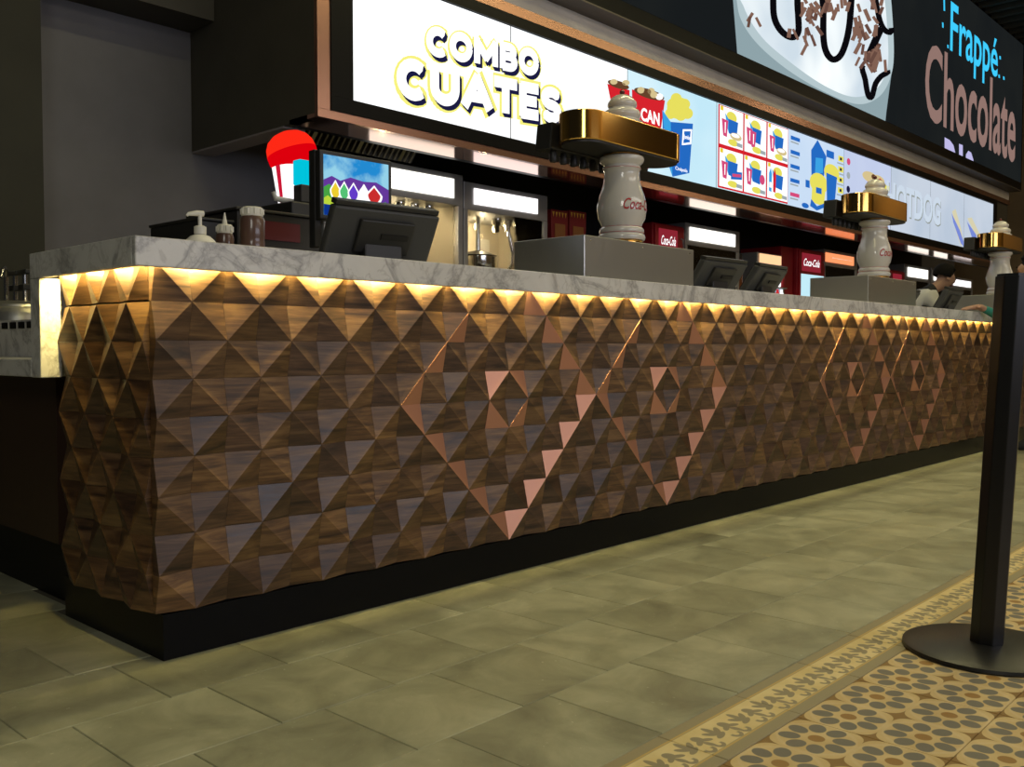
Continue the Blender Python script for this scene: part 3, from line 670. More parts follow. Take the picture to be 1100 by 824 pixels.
GLY = {'C': (.86, [arc(.46, .5, .32, .36, 48, 312)]), 'O': (.95, [arc(.475, .5, .33, .36, 0, 360, 24)]), 'M': (1.06, [[(.16, .14), (.16, .86)], [(.16, .84), (.53, .32)], [(.53, .32), (.90, .84)], [(.90, .14), (.90, .86)]]),
       'B': (.84, [[(.16, .14), (.16, .86)], [(.16, .86), (.42, .86)]+arc(.44, .69, .20, .17, 90, -90)+[(.16, .52)], [(.42, .52)]+arc(.46, .33, .22, .19, 90, -90)+[(.16, .14)]]),
       'U': (.90, [[(.16, .86), (.16, .44)]+arc(.45, .44, .29, .30, 180, 360)+[(.74, .86)]]), 'A': (.96, [[(.13, .14), (.48, .84)], [(.83, .14), (.48, .84)], [(.28, .36), (.68, .36)]]),
       'T': (.80, [[(.10, .86), (.70, .86)], [(.40, .86), (.40, .14)]]), 'E': (.74, [[(.16, .14), (.16, .86)], [(.16, .86), (.62, .86)], [(.16, .50), (.56, .50)], [(.16, .14), (.62, .14)]]),
       'S': (.80, [arc(.40, .68, .24, .18, 30, 270)+arc(.40, .32, .24, .18, 90, -150)])}
def big_word(wd, x0, x1, z0, z1, sl):
    tot = sum(GLY[c][0] for c in wd); hz = z1-z0; kx = (x1-x0)/tot
    def lay_word(nm, m_, wst, dx, dz, d, lab):
        cx = 0.0
        def P3(u, v): return (x0+u*kx+dx, YM-d, z0+v*hz+dz-sl*u/tot)
        for ch in wd:
            adv, strokes = GLY[ch]; b = MB()
            for st in strokes:
                for i, (u, v) in enumerate(st):
                    e0 = Vector((u*kx, v*hz)); r_ = wst*hz/2
                    if 0 < i < len(st)-1 or ch in 'CSOU':
                        if 0 < i < len(st)-1: b.poly([(P3(cx, 0)[0]+e0.x+r_*math.cos(2*PI*q/12), YM-d, z0-sl*(cx+u)/tot+dz+e0.y+r_*math.sin(2*PI*q/12)) for q in range(12)])
                    if i+1 < len(st):
                        e1 = Vector((st[i+1][0]*kx, st[i+1][1]*hz)); tt = (e1-e0).normalized(); nn = Vector((-tt.y, tt.x))*r_; ex = tt*(r_*.55 if len(st) == 2 else 0)
                        q_ = [e0-ex+nn, e1+ex+nn, e1+ex-nn, e0-ex-nn]
                        b.poly([(x0+cx*kx+dx+p.x, YM-d, z0+dz+p.y-sl*(cx+p.x/kx)/tot) for p in q_])
            cx += adv
            o = b.build(nm, m_, pan[0]); o['label'] = lab
    lay_word('letter_outline', EY, .54, .010, -.012, .0005, 'yellow outline of the lettering')
    for q in range(3): lay_word('letter_shadow', EN, .30, .008+.008*q, -.008-.010*q, .0010+.0003*q, 'navy drop shadow of the lettering')
    lay_word('letter', EW, .30, 0, 0, .0025, 'white lettering')
a0 = at(457, 26, YM); a1 = at(579, 83, YM); b0 = at(423, 59, YM); b1 = at(604, 134, YM)
a0b = at(457, 59, YM); b0b = at(425, 105, YM); a1t = at(579, 52, YM)
big_word('COMBO', a0b.x, a1.x, a0b.z, a0.z, a0b.z-a1.z)
big_word('CUATES', b0b.x, b1.x, b0b.z, b0.z, b0b.z-b1.z)
def pz(k, pts, m, nm='picture', d=.003):
    return MB().poly([tuple(at(x, y, YM)-Vector((0, d, 0))) for x, y in pts]).build(nm, m, pan[k])
def pe(k, cx, cy, rx, ry, m, d=.003, n=18, rot=0.0):
    return pz(k, [(cx+rx*math.cos(2*PI*i/n)*math.cos(rot)-ry*math.sin(2*PI*i/n)*math.sin(rot), cy+rx*math.cos(2*PI*i/n)*math.sin(rot)+ry*math.sin(2*PI*i/n)*math.cos(rot)) for i in range(n)], m, 'picture', d)
# panel 3: two cups and a carton
pz(1, [(652, 90), (676, 97), (676, 140), (661, 135)], ER, d=.0028); pe(1, 664, 91, 12, 4, EBR, .0032, rot=.3)
pz(2, [(678.5, 96), (714, 108), (704, 178), (690, 184), (680, 170)], ER, d=.0036)
for x, y, m_ in ((659, 88, ETAN), (668, 92, EBR), (672, 89, ETAN)): pe(1, x, y, 4, 3, m_, .0036)
pe(2, 697, 101, 17, 5, EBR, .0040, rot=.3)
for x, y, m_ in ((688, 97, ETAN), (695, 99, EBR), (702, 102, ETAN), (708, 104, EW), (699, 98, ETAN)): pe(2, x, y, 4, 3.5, m_, .0044)
g0, g1 = at(690, 125, YM), at(703, 128, YM)
text('cup_lettering', 'CAN', EW, pan[2], plane_fn(at(688, 130, YM).x, at(708, 132, YM).x, at(700, 133, YM).z, at(700, 119, YM).z, YM-.0044), offset=.03)
pe(2, 697, 172, 7, 5, EW, .0042); pe(2, 697, 172, 4.5, 3, ER, .0046)
pe(2, 728, 116, 12, 12, EPOP, .0038)
for x, y in ((720, 122), (726, 106), (735, 112), (738, 122), (731, 124), (722, 112)): pe(2, x, y, 6, 6, EPOP, .0039+.0001*(x % 5))
pz(2, [(711, 118), (720, 131), (744, 133), (740, 186), (722, 190), (712, 160)], EB_, d=.0046); pz(2, [(711, 118), (720, 131), (722, 190), (716, 170)], ECY, d=.0048)
pz(2, [(733, 139), (743, 139), (742, 155), (732, 156)], EW, d=.0050); pz(2, [(734.5, 141), (741.5, 141), (740.5, 153), (733.5, 154)], EB_, d=.0053)
text('carton_lettering', 'Cinépolis', EW, pan[2], plane_fn(at(725, 183, YM).x, at(738, 183, YM).x, at(731, 185, YM).z, at(731, 180, YM).z, YM-.0052), offset=.01)
text('carton_lettering', 'Jumbo', EW, pan[2], plane_fn(at(734, 148, YM).x, at(741, 148, YM).x, at(737, 151, YM).z, at(737, 145, YM).z, YM-.0056), offset=.02)
# panel 4: six framed combos   (world coordinates on the panel)
fx0, fx1 = 8.445, 9.96
MB().box(fx0, fx1, YM-.003, YM-.0002, MZ0+.012, MZ1-.012).build('red_frame', ER, pan[3])
cw = (fx1-fx0)/3
for i in range(3):
    for j in range(2):
        x0 = fx0+cw*i+.02; x1 = x0+cw-.03; zz0 = MZ0+.03+j*.425; zz1 = zz0+.385; n_ = i+3*(1-j)
        MB().poly([(x0, YM-.004, zz0), (x1, YM-.004, zz0), (x1, YM-.004, zz1), (x0, YM-.004, zz1)]).build('combo_card', PM[1], pan[3])
        def cp(pts, m_, d): MB().poly([(x0+u*(x1-x0), YM-d, zz0+v*(zz1-zz0)) for u, v in pts]).build('picture', m_, pan[3])
        cp(blob(.50, .78, .22, .15), EPOP, .0046); cp([(.38, .34), (.72, .30), (.78, .70), (.36, .72)], EB_, .0050); cp([(.36, .72), (.38, .34), (.30, .50), (.22, .84)], ECY, .0052)
        if n_ == 5:
            for q, m_ in enumerate((ECY, ER)): cp([(.08+.2*q, .20), (.20+.2*q, .18), (.22+.2*q, .70), (.16+.2*q, .86), (.08+.2*q, .70)], m_, .0056)
            cp([(.10, .30), (.20, .30), (.20, .45), (.10, .45)], EW, .006)
        else:
            for q in range(2 if n_ == 1 else 1): cp([(.14+.17*q, .24-.06*q), (.30+.17*q, .22-.06*q), (.35+.17*q, .66-.06*q), (.08+.17*q, .68-.06*q)], EPINK, .0056+.0003*q); cp([(.21+.17*q, .32-.06*q), (.24+.17*q, .32-.06*q), (.25+.17*q, .60-.06*q), (.21+.17*q, .60-.06*q)], EW, .006+.0003*q)
        if n_ in (0, 2): cp(blob(.68, .30, .25, .10), ETAN, .0064); cp(blob(.66, .33, .18, .05), EW, .0066)
        if n_ == 3: cp([(.48, .24), (.96, .30), (.96, .50), (.48, .46)], EB_, .0064); cp([(.54, .32), (.92, .36), (.92, .44), (.54, .40)], EPINK, .0068)
        if n_ == 4: cp(blob(.82, .45, .12, .14), EPINK, .0064)
        cp(blob(.56, .12, .22, .09), EPOP, .0070); cp([(.72, .06), (.96, .05), (.96, .15), (.72, .16)], EGR, .0072); cp([(.02, .88), (.14, .88), (.14, .99), (.02, .99)], SYEL, .0072)
# panel 5: cartons and price list
def wp(k, pts, m_, d): return MB().poly([(MX+MW*k+u*MW, YM-d, MZ0+v*(MZ1-MZ0)) for u, v in pts]).build('picture', m_, pan[k])
for j in range(5):
    wp(4, [(.05, .87-j*.185), (.20, .87-j*.185), (.20, .92-j*.185), (.05, .92-j*.185)], EB_ if j < 4 else EPINK, .004); wp(4, [(.05, .83-j*.185), (.18, .83-j*.185), (.18, .85-j*.185), (.05, .85-j*.185)], EGR, .004)
wp(4, [(.40, .46), (.62, .52), (.66, .80), (.50, .99), (.39, .82)], EB_, .004); wp(4, [(.46, .52), (.60, .56), (.60, .76), (.47, .74)], ECY, .0044)
wp(4, blob(.53, .40, .16, .14), EPOP, .0048); wp(4, [(.40, .12), (.62, .10), (.66, .40), (.42, .42)], EPOP, .0050); wp(4, [(.38, .06), (.50, -.0 + .02), (.66, .10), (.66, .16), (.50, .08), (.40, .16)], EB_, .0054)
wp(4, blob(.76, .60, .14, .12), EPOP, .0048); wp(4, [(.68, .12), (.82, .16), (.86, .56), (.66, .58)], EB_, .0052); wp(4, [(.30, .30), (.37, .30), (.37, .40), (.30, .40)], EB_, .005); wp(4, blob(.30, .05, .06, .035), EB_, .005)
wp(4, [(.48, .26), (.58, .26), (.58, .34), (.48, .34)], EB_, .0054); wp(4, [(.66, .80), (.80, .80), (.80, .90), (.66, .90)], EB_, .004)
for j in range(4):
    wp(4, [(.88, .80-j*.15), (.98, .80-j*.15), (.98, .88-j*.15), (.88, .88-j*.15)], EPOP, .004); wp(4, [(.91, .82-j*.15), (.95, .82-j*.15), (.95, .86-j*.15), (.91, .86-j*.15)], EN, .0044)
    wp(4, [(.86, .76-j*.15), (.98, .76-j*.15), (.98, .78-j*.15), (.86, .78-j*.15)], EGR, .004)
for j, m_ in enumerate((EPINK, EGR, EN, EGR)): wp(5, blob(.08, .84-j*.2, .035, .05), m_, .004)
wp(5, [(.50, .38), (.74, .34), (.80, .66), (.46, .70)], EPINK, .004); wp(5, blob(.52, .72, .16, .08), ETAN, .0044); wp(5, blob(.70, .72, .14, .07), ETAN, .0046); wp(5, blob(.60, .74, .05, .04), EBR, .005); wp(5, blob(.74, .70, .04, .05), ER, .005)
wp(5, [(.84, .60), (.95, .60), (.95, .68), (.84, .68)], EPOP, .004); wp(5, [(.34, .14), (.46, .14), (.46, .30), (.34, .30)], EPINK, .004)
hd0, hd1 = at(952, 210, YM).x, at(1010, 230, YM).x
hs, ht = emis('print_mist_shadow', (.38, .42, .40), .8), emis('print_mist_white', (.66, .76, .88), .92)
text('raised_lettering', 'HOTDOG', hs, pan[6], plane_fn(hd0+.02, hd1+.02, 2.64, 3.06, YM-.003), offset=.04); text('raised_lettering', 'HOTDOG', ht, pan[6], plane_fn(hd0, hd1, 2.66, 3.08, YM-.004), offset=.035)
sw1, sw2 = emis('print_pale_yellow', (.80, .74, .50), .85), emis('print_soft_blue', (.22, .30, .80), .85)
wp(7, [(.62, .60), (.72, .66), (.90, .34), (.99, .06), (.90, .02), (.72, .30)], sw1, .004); wp(7, [(.60, .56), (.66, .40), (.90, .06), (.99, .02), (.99, .10), (.86, .30)], sw2, .0044)
wp(8, [(.10, .56), (.24, .60), (.55, .30), (.45, .22)], sw1, .004); wp(8, [(.08, .50), (.26, .22), (.50, .10), (.40, .30)], sw2, .0044)

# ------------------------------------------------------------------ large dark screen above
YB = 4.80
bs = thing('large_screen', 'huge dark screen above the menu showing a chocolate frappe', 'screen', (3.6, YB, 3.6))
bxr = at(1097, 212, YB).x
MB().box(3.3, bxr, YB, 5.0, 3.610, 6.2).build('casing', BLACK, bs)
MB().box(3.3, bxr, YB-.004, 4.999, 3.596, 3.6095).build('bottom_ledge', mat('brown_ledge', (.10, .085, .07), .5), bs)
SCRD = panel_mat('screen_charcoal', (.009, .011, .012), (.012, .014, .014), 1.0)
ZB = .8+(at(951, 130, YB).z-.8)
MB().poly([(3.35, YB-.0015, ZB), (bxr-.05, YB-.0015, ZB), (bxr-.05, YB-.0015, 6.15), (3.35, YB-.0015, 6.15)]).build('display', SCRD, bs)
def clip(pts):
    out = []
    for i in range(len(pts)):
        a, b = pts[i], pts[(i+1) % len(pts)]
        if a[1] >= ZB: out.append(a)
        if (a[1] >= ZB) != (b[1] >= ZB):
            t = (ZB-a[1])/(b[1]-a[1]); out.append((a[0]+t*(b[0]-a[0]), ZB))
    return out
def bp(pts, m_, d, nm='picture'):
    q = clip([(at(x, y, YB).x, at(x, y, YB).z) for x, y in pts])
    if len(q) > 2: return MB().poly([(x, YB-d, z) for x, z in q]).build(nm, m_, bs)
CREAM = panel_mat('frappe_cream', (.60, .70, .78), (.95, 1, 1), 1.05); GLS = emis('frappe_glass', (.34, .46, .50), .8); GLS2 = emis('frappe_glass_pale', (.55, .68, .72), .85); CHOC = emis('frappe_chocolate', (.006, .005, .007), .6); CHIP = emis('frappe_chip', (.26, .14, .10), .85); CHIP2 = emis('frappe_chip_dark', (.16, .08, .06), .85)
def smooth(pts, n=6):
    out = []; k = len(pts)
    for i in range(k):
        p0, p1, p2, p3 = [Vector(pts[(i+j-1) % k]) for j in range(4)]
        for q in range(n):
            t = q/n; out.append(tuple(.5*((2*p1)+(p2-p0)*t+(2*p0-5*p1+4*p2-p3)*t*t+(3*p1-p0-3*p2+p3)*t**3)))
    return out
def stroke(pts, wpx, m_, d):
    P_ = [Vector(p) for p in smooth(pts, 4)[:(len(pts)-1)*4+1]]; l = []; r = []
    for i, p in enumerate(P_):
        t = (P_[min(i+1, len(P_)-1)]-P_[max(i-1, 0)]).normalized(); n_ = Vector((-t.y, t.x))*wpx/2; l.append(p+n_); r.append(p-n_)
    for i in range(len(P_)-1): bp([tuple(l[i]), tuple(l[i+1]), tuple(r[i+1]), tuple(r[i])], m_, d+.00002*i)
bp([(785, -30), (788, 10), (792, 60), (800, 110), (860, 160), (948, 160), (952, 120), (956, 90), (960, 60), (955, -30)], GLS, .002)
bp(smooth([(790, -30), (791, 0), (797, 24), (816, 50), (850, 78), (890, 101), (922, 112), (944, 104), (956, 84), (960, 56), (957, 0), (952, -30)]), GLS2, .003)
bp(smooth([(793, -30), (798, 6), (818, 40), (850, 68), (885, 92), (915, 104), (937, 99), (950, 82), (954, 58), (950, 0), (942, -30)]), CREAM, .004)
stroke([(831, -20), (830, 0), (831, 18), (836, 30), (844, 38), (852, 40), (857, 34), (857, 20), (856, 0), (858, -20)], 7, CHOC, .006)
stroke([(884, -20), (884, 10), (884, 40), (887, 56), (894, 64), (902, 60), (908, 46), (912, 26), (914, 0), (916, -20)], 7, CHOC, .006)
stroke([(940, -10), (942, 10), (946, 26), (952, 34), (957, 30)], 6, CHOC, .006); stroke([(927, 70), (929, 86), (932, 102), (936, 104), (940, 90), (946, 82), (953, 76)], 6, CHOC, .006); stroke([(946, 30), (938, 48), (930, 66)], 8, CHOC, .0055)
random.seed(11)
for (cx, cy, sx_, sy_, n_) in ((868, 10, 8, 14, 16), (858, 40, 10, 10, 7), (893, 8, 14, 12, 14), (925, 40, 8, 22, 22), (938, 62, 9, 16, 20), (940, 12, 7, 16, 10), (806, 20, 6, 10, 3)):
    for k in range(n_):
        x = random.gauss(cx, sx_*.6); y = random.gauss(cy, sy_*.6); a = random.uniform(.9, 2.2); l_ = random.uniform(4, 7.5); w_ = random.uniform(1.3, 2.2)
        ca, sa = math.cos(a), math.sin(a)
        bp([(x+l_*ca-w_*sa, y+l_*sa+w_*ca), (x-l_*ca-w_*sa, y-l_*sa+w_*ca), (x-l_*ca+w_*sa, y-l_*sa-w_*ca), (x+l_*ca+w_*sa, y+l_*sa-w_*ca)], CHIP if random.random() < .7 else CHIP2, .0075+.0001*k)
ECYAN = emis('print_cyan', (.05, .62, 1.0), 1.0); ECHO = emis('print_cocoa', (.30, .185, .16), .95); ELAV = emis('print_lavender', (.55, .52, .85), .95)
def fit(word, pl, pr, m_, off):      # left edge px (top,bottom) right edge px (top,bottom)
    lt, lb = at(*pl[0], YB), at(*pl[1], YB); rt_, rb = at(*pr[0], YB), at(*pr[1], YB)
    return text('lettering', word, m_, bs, lambda u, v: (lb.x+u*(rb.x-lb.x), YB-.004, (lb.z+u*(rb.z-lb.z))*(1-v)+(lt.z+u*(rt_.z-lt.z))*v), offset=off)
zf = at(1022, 56, YB)
fit('Frappé', ((1020, 0), (1020, 71)), ((1072, 42), (1071, 97)), ECYAN, .012)
fit('Chocolate', ((993, 42), (993, 127)), ((1090, 96), (1090, 176)), ECHO, .018)
# the last word is cut off by the lower edge of the screen
lv = [(1014.5, 147, 1026, 166), (1030, 154, 1034, 170), (1037, 161, 1046, 178)]
d0 = [(1014.5, 147.5), (1020, 150.5), (1024, 156), (1026.5, 166.5), (1014.5, 161.5)]
bp(d0, ELAV, .003); bp([(1030, 154.5), (1034, 156), (1034, 171), (1030, 169)], ELAV, .003); bp([(1037.5, 166), (1040, 162), (1043, 164), (1045.5, 172), (1045, 178), (1037, 174)], ELAV, .003); bp([(1062, 181.5), (1064, 182), (1065.5, 186), (1061, 184)], ELAV, .003)
for (x, y, l_) in ((1014, 5, 7), (1012.5, 27, 3), (1018, 50, 2), (1074, 62, 2), (1073, 82, 2), (1078, 84, 2)): bp([(x-.8, y-l_), (x+.8, y-l_+.5), (x+1, y+l_), (x-.6, y+l_-.5)], ECYAN, .003)

# ------------------------------------------------------------------ back bar with popcorn machines
bb = thing('back_counter', 'dark back counter carrying the popcorn machines and coolers', 'counter', (4, 5.6, 0))
MB().box(3.9, 19.5, 5.64, 6.48, .90, .949).build('top', STEEL, bb, bevel=.003); MB().box(3.95, 19.45, 5.68, 6.46, 0, .899).build('body', BLACK, bb)
SIGN = emis('sign_white_glow', (1, .97, .88), 1.6); SIGNP = emis('sign_pink_white_glow', (1, .95, .95), 1.6); SIGNO = emis('sign_orange_glow', (1.0, .30, .12), 1.2); BULB = emis('heat_bulb', (1.0, .80, .42), 9.0)
POPC = mat('popcorn', (.80, .62, .25), .8)
def popcorn(x0, x1, zs0, zs1, sg, lab, y0=5.75, kettle=True, sx0=None, sx1=None, txt=None):
    t = thing('popcorn_machine', lab, 'popcorn machine', ((x0+x1)/2, 6.0, .95), 'popcorn machines on the back counter')
    y1 = y0+.62; zt = zs1+.045; zb = zs0-.055
    MB().box(x0, x1, y0+.012, y1, zb, zt).build('header', ALU, t, bevel=.004)
    sx0 = x0+.1 if sx0 is None else sx0; sx1 = x1-.1 if sx1 is None else sx1
    sp = MB().box(sx0, sx1, y0, y0+.0118, zs0, zs1).build('lit_sign', sg, t)
    if txt: text('lettering', txt, EW, sp, plane_fn(sx0+.2, sx1-.1, zs0+.06, zs1-.06, y0-.002), offset=.02)
    for xx in (x0, x1-.05):
        for yy in (y0+.012, y1-.05): MB().box(xx, xx+.05, yy, yy+.05, .951, zb-.001).build('post', ALU, t, bevel=.003)
    MB().box(x0+.051, x1-.051, y1-.03, y1-.012, .96, zb-.001).build('back_panel', BEIGE, t); MB().box(x0+.051, x1-.051, y0+.02, y0+.024, 1.0, zb-.001).build('glass_pane', GLASS, t)
    MB().box(x0+.01, x0+.014, y0+.07, y1-.06, 1.0, zb-.001).build('glass_pane', GLASS, t)
    MB().box(x1-.062, x1-.052, y0+.07, y1-.032, 1.2505, zb-.001).build('side_panel', BEIGE, t)
    MB().box(x0+.051, x1-.063, y0+.03, y1-.035, .951, 1.25).build('popcorn_bin', BEIGE, t)
    for k in range(3):
        bxx = x0+(x1-x0)*(.30+.22*k)
        lb = MB().lathe([(.010, -.012), (.024, -.04), (.030, -.06), (.020, -.085), (.004, -.095)], bxx, y0+.42, zb, n=14).build('heat_bulb', BULB, t, smooth=True)
        MB().lathe([(.030, -.012), (.016, -.0005)], bxx, y0+.42, zb, n=14).build('lamp_holder', CHROME, lb)
    if kettle:
        kx = x0+(x1-x0)*.42
        MB().lathe([(.02, 0), (.15, .01), (.17, .05), (.17, .19), (.16, .20)], kx, y0+.30, 1.44, n=28).build('kettle', CHROME, t, smooth=True)
        MB().lathe([(.175, 0), (.10, .03), (.02, .05)], kx, y0+.30, 1.641, n=28).build('kettle_lid', BLKPL, t, smooth=True)
        MB().tube([(kx, y0+.30, 1.69), (kx, y0+.30, zb-.001)], .022).build('kettle_hanger', CHROME, t, smooth=True)
    for k in range(3):
        hx = x0+(x1-x0)*(.55+.13*k)
        MB().lathe([(.02, -.13), (.028, -.12), (.028, -.07), (.045, -.05), (.045, -.002)], hx, y0+.2, zb, n=16).build('fitting', CHROME, t, smooth=True)
    hx = x0+(x1-x0)*.62
    MB().tube([(hx, y0+.14, zb-.01), (hx+.01, y0+.13, zb-.15), (hx+.05, y0+.12, zb-.30), (hx+.04, y0+.12, zb-.42), (hx-.06, y0+.12, zb-.52), (hx-.12, y0+.14, zb-.50)], .018).build('hose', CHROME, t, smooth=True)
    MB().box(x1-.36, x1-.19, y0+.585, y0+.589, zb-.38, zb-.14).build('notice', WHITEPL, t)
    pl = bpy.data.lights.new('heat_lamp_light', 'POINT'); pl.energy = 5.0; pl.color = (1, .80, .46); pl.shadow_soft_size = .03
    po = bpy.data.objects.new('heat_lamp_light', pl); C.objects.link(po); po.parent = t; po.location = (0, .10, zb-.16-.95)
    return t
popcorn(4.40, 5.60, 2.062, 2.222, SIGN, 'popcorn machine with wide white lit sign beside the customer screen', kettle=False, sx0=4.60, sx1=5.487)
popcorn(5.61, 6.70, 2.040, 2.176, SIGNP, 'popcorn machine with pinkish white lit sign left of the nearest tower', sx0=5.73, sx1=6.55)
popcorn(9.06, 10.27, 2.022, 2.168, SIGN, 'popcorn machine with lit sign between the red cooler and the glass fridge', sx0=9.15, sx1=10.15)
popcorn(12.62, 13.75, 2.018, 2.145, SIGNO, 'popcorn machine with orange lit sign left of the middle tower', sx0=12.66, sx1=13.60, txt='Popcorn')
popcorn(15.62, 16.80, 1.985, 2.137, SIGN, 'popcorn machine with lit sign above the bending worker', sx0=15.76, sx1=16.67)
popcorn(16.85, 17.75, 1.985, 2.150, SIGN, 'popcorn machine with narrow lit sign behind the bending worker', sx0=16.98, sx1=17.62)
popcorn(17.85, 19.10, 1.95, 2.06, SIGNP, 'popcorn machine with red topped lit sign at the far end', sx0=18.0, sx1=18.95)
def cooler(x0, x1, ztop, lab, glass=True, header=True, y0=5.72, lit=True, zb=.951, txt=True):
    t = thing('drinks_cooler', lab, 'cooler', ((x0+x1)/2, 6.0, zb), 'red drinks coolers on the back counter')
    MB().box(x0, x1, y0+.03, 6.40, zb, ztop).build('cabinet', REDPL, t, bevel=.008)
    d = MB().box(x0+.02, x1-.02, y0+.004, y0+.029, zb+.02, ztop-.02).build('door', mat('cooler_door_red', (.42, .015, .025), .35), t, bevel=.004)
    zs = ztop-.06
    sp = MB().box(x0+.08, x1-.16, y0-.002, y0+.0035, zs-.24, zs).build('sign', emis('cooler_sign_red', (.42, .03, .05), .6), t)
    if txt: text('script_lettering', 'Coca-Cola', EW, sp, plane_fn(x0+.12, x1-.20, zs-.17, zs-.07, y0-.004), offset=.01, shear=.4)
    if glass: MB().box(x0+.06, x1-.06, y0-.002, y0+.0035, zb+.05, zs-.28).build('lit_glass', emis('cooler_glow', (.55, .85, .95), 1.0), t)
    MB().tube([(x1-.09, y0-.004, zs-.4), (x1-.09, y0-.03, zs-.38), (x1-.09, y0-.03, zs-.1), (x1-.09, y0-.004, zs-.08)], .010).build('handle', ALU, t, smooth=True)
    return t
cooler(8.40, 9.00, 2.15, 'small red drinks cooler right of the nearest tower', glass=False)
cooler(11.78, 12.58, 2.14, 'red drinks cooler with bright glass door left of the orange sign')
cooler(14.95, 15.55, 2.05, 'red drinks cooler between the middle tower and the bending worker', glass=False, txt=False)
fg = thing('glass_fridge', 'glass fronted fridge with lit orange header and bottles', 'fridge', (11.1, 6.0, .951))
MB().box(10.74, 11.40, 5.78, 6.40, .951, 2.01).build('cabinet', ALU, fg, bevel=.004); MB().box(10.80, 11.36, 5.766, 5.779, 1.88, 1.995).build('lit_header', emis('fridge_header', (1.0, .55, .28), 1.3), fg)
MB().box(10.80, 11.36, 5.772, 5.779, 1.02, 1.86).build('lit_interior', emis('fridge_glow', (.45, .62, .80), .75), fg)
for k in range(5):
    for r_ in range(2):
        MB().lathe([(.035, 0), (.04, .01), (.04, .15), (.016, .21), (.016, .24)], 10.86+k*.11, 5.728, 1.32+r_*.27, n=12).build('bottle_row', [SRED, EW, mat('bottle_red%d%d' % (k, r_), (.4, .02, .03), .3)][(k+r_) % 3], fg, smooth=True)
MB().box(10.75, 10.79, 5.74, 5.779, .96, 1.86).build('door_edge', ALU, fg); MB().box(11.36, 11.40, 5.74, 5.779, .96, 1.86).build('door_edge', CHROME, fg); MB().box(10.79, 11.36, 5.68, 5.771, 1.30, 1.315).build('shelf', ALU, fg); MB().box(10.79, 11.36, 5.68, 5.771, 1.57, 1.585).build('shelf', ALU, fg)
rc = thing('red_cabinet', 'plain dark red cabinet right of the glass fridge', 'cabinet', (11.6, 6.0, .951))
MB().box(11.43, 11.76, 5.80, 6.40, .951, 2.14).build('body', REDPL, rc, bevel=.006); MB().box(11.52, 11.58, 5.79, 5.799, 1.82, 1.88).build('control', ALU, rc)
# popcorn carton stacks and bottles between machines
CART = mat('carton_red', (.22, .012, .012), .6)
for k, (x0, x1, z1, lab) in enumerate(((6.76, 6.98, 2.11, 'stack of dark red popcorn cartons left of the nearest ceramic tower'), (7.03, 7.26, 2.13, 'dark red popcorn cartons with yellow tops behind the nearest ceramic tower'))):
    t = thing('popcorn_carton_stack', lab, 'cartons', (x0, 5.8, .95), 'popcorn carton stacks')
    MB().prism([(x0, 1.5), (x1, 1.5), (x1+.02, z1), (x0-.01, z1)], lambda x, z: (x, 5.76, z), lambda x, z: (x, 5.98, z)).build('carton_stack', CART, t, bevel=.004)
    MB().box(x0+.01, x1, 5.77, 5.97, .951, 1.499).build('stand', BLKPL, t)
    for q in range(5): MB().poly([(x0+.005+q*.045, 5.757, z1-.02), (x0+.035+q*.045, 5.757, z1-.02), (x0+.020+q*.045, 5.757, z1-.07)]).build('yellow_tooth', mat('carton_yellow%d%d' % (k, q), (.75, .42, .05), .6), t)
    MB().box(x0+.04, x1-.03, 5.754, 5.7575, 1.80, 1.98).build('label', mat('carton_label%d' % k, (.34, .13, .03), .6), t)
    text('lettering', 'pop' if k == 0 else 'MAX', mat('carton_ink%d' % k, (.7, .55, .4), .6), t, plane_fn(x0+.05, x1-.04, 1.70, 1.78, 5.753), offset=.01)
t = thing('syrup_jar', 'tall amber syrup jar beside the third popcorn machine', 'jar', (10.45, 5.85, .951))
MB().lathe([(.07, 0), (.075, .02), (.075, .9), (.06, .95)], 10.42, 5.88, .951, n=24).build('jar_body', mat('amber', (.20, .06, .02), .15, coat=.5), t, smooth=True); MB().lathe([(.06, 0), (.062, .06), (.02, .08)], 10.42, 5.88, 1.9015, n=24).build('lid', BLKPL, t, smooth=True)
t = thing('can_dispenser', 'blue and white can shaped dispenser with a red stripe beside the farthest tower', 'dispenser', (9.35, 2.9, 1.2))
MB().lathe([(.070, 0), (.078, .01), (.078, .03)], 9.45, 3.05, 1.15, n=28).build('base_band', mat('can_blue', (.03, .03, .16), .3), t, smooth=True)
MB().lathe([(.078, .0305), (.078, .19)], 9.45, 3.05, 1.15, n=28).build('can_body', mat('can_silver', (.5, .52, .56), .3, .4), t, smooth=True); MB().lathe([(.078, .1905), (.074, .21), (.02, .215)], 9.45, 3.05, 1.15, n=28).build('top_band', mat('can_blue_top', (.03, .03, .16), .3), t, smooth=True)
for q in range(2): MB().lathe([(.08, .0), (.08, .074)], 9.45, 3.05, 1.0755, n=20).build('stand', BLKPL, t)
MB().obox((9.45-.061, 3.05-.053, 1.255), (.66, -.75, 0), (-.75, -.66, 0), (0, 0, 1), .012, .004, .06).build('red_stripe', SCRIPT_RED, t)
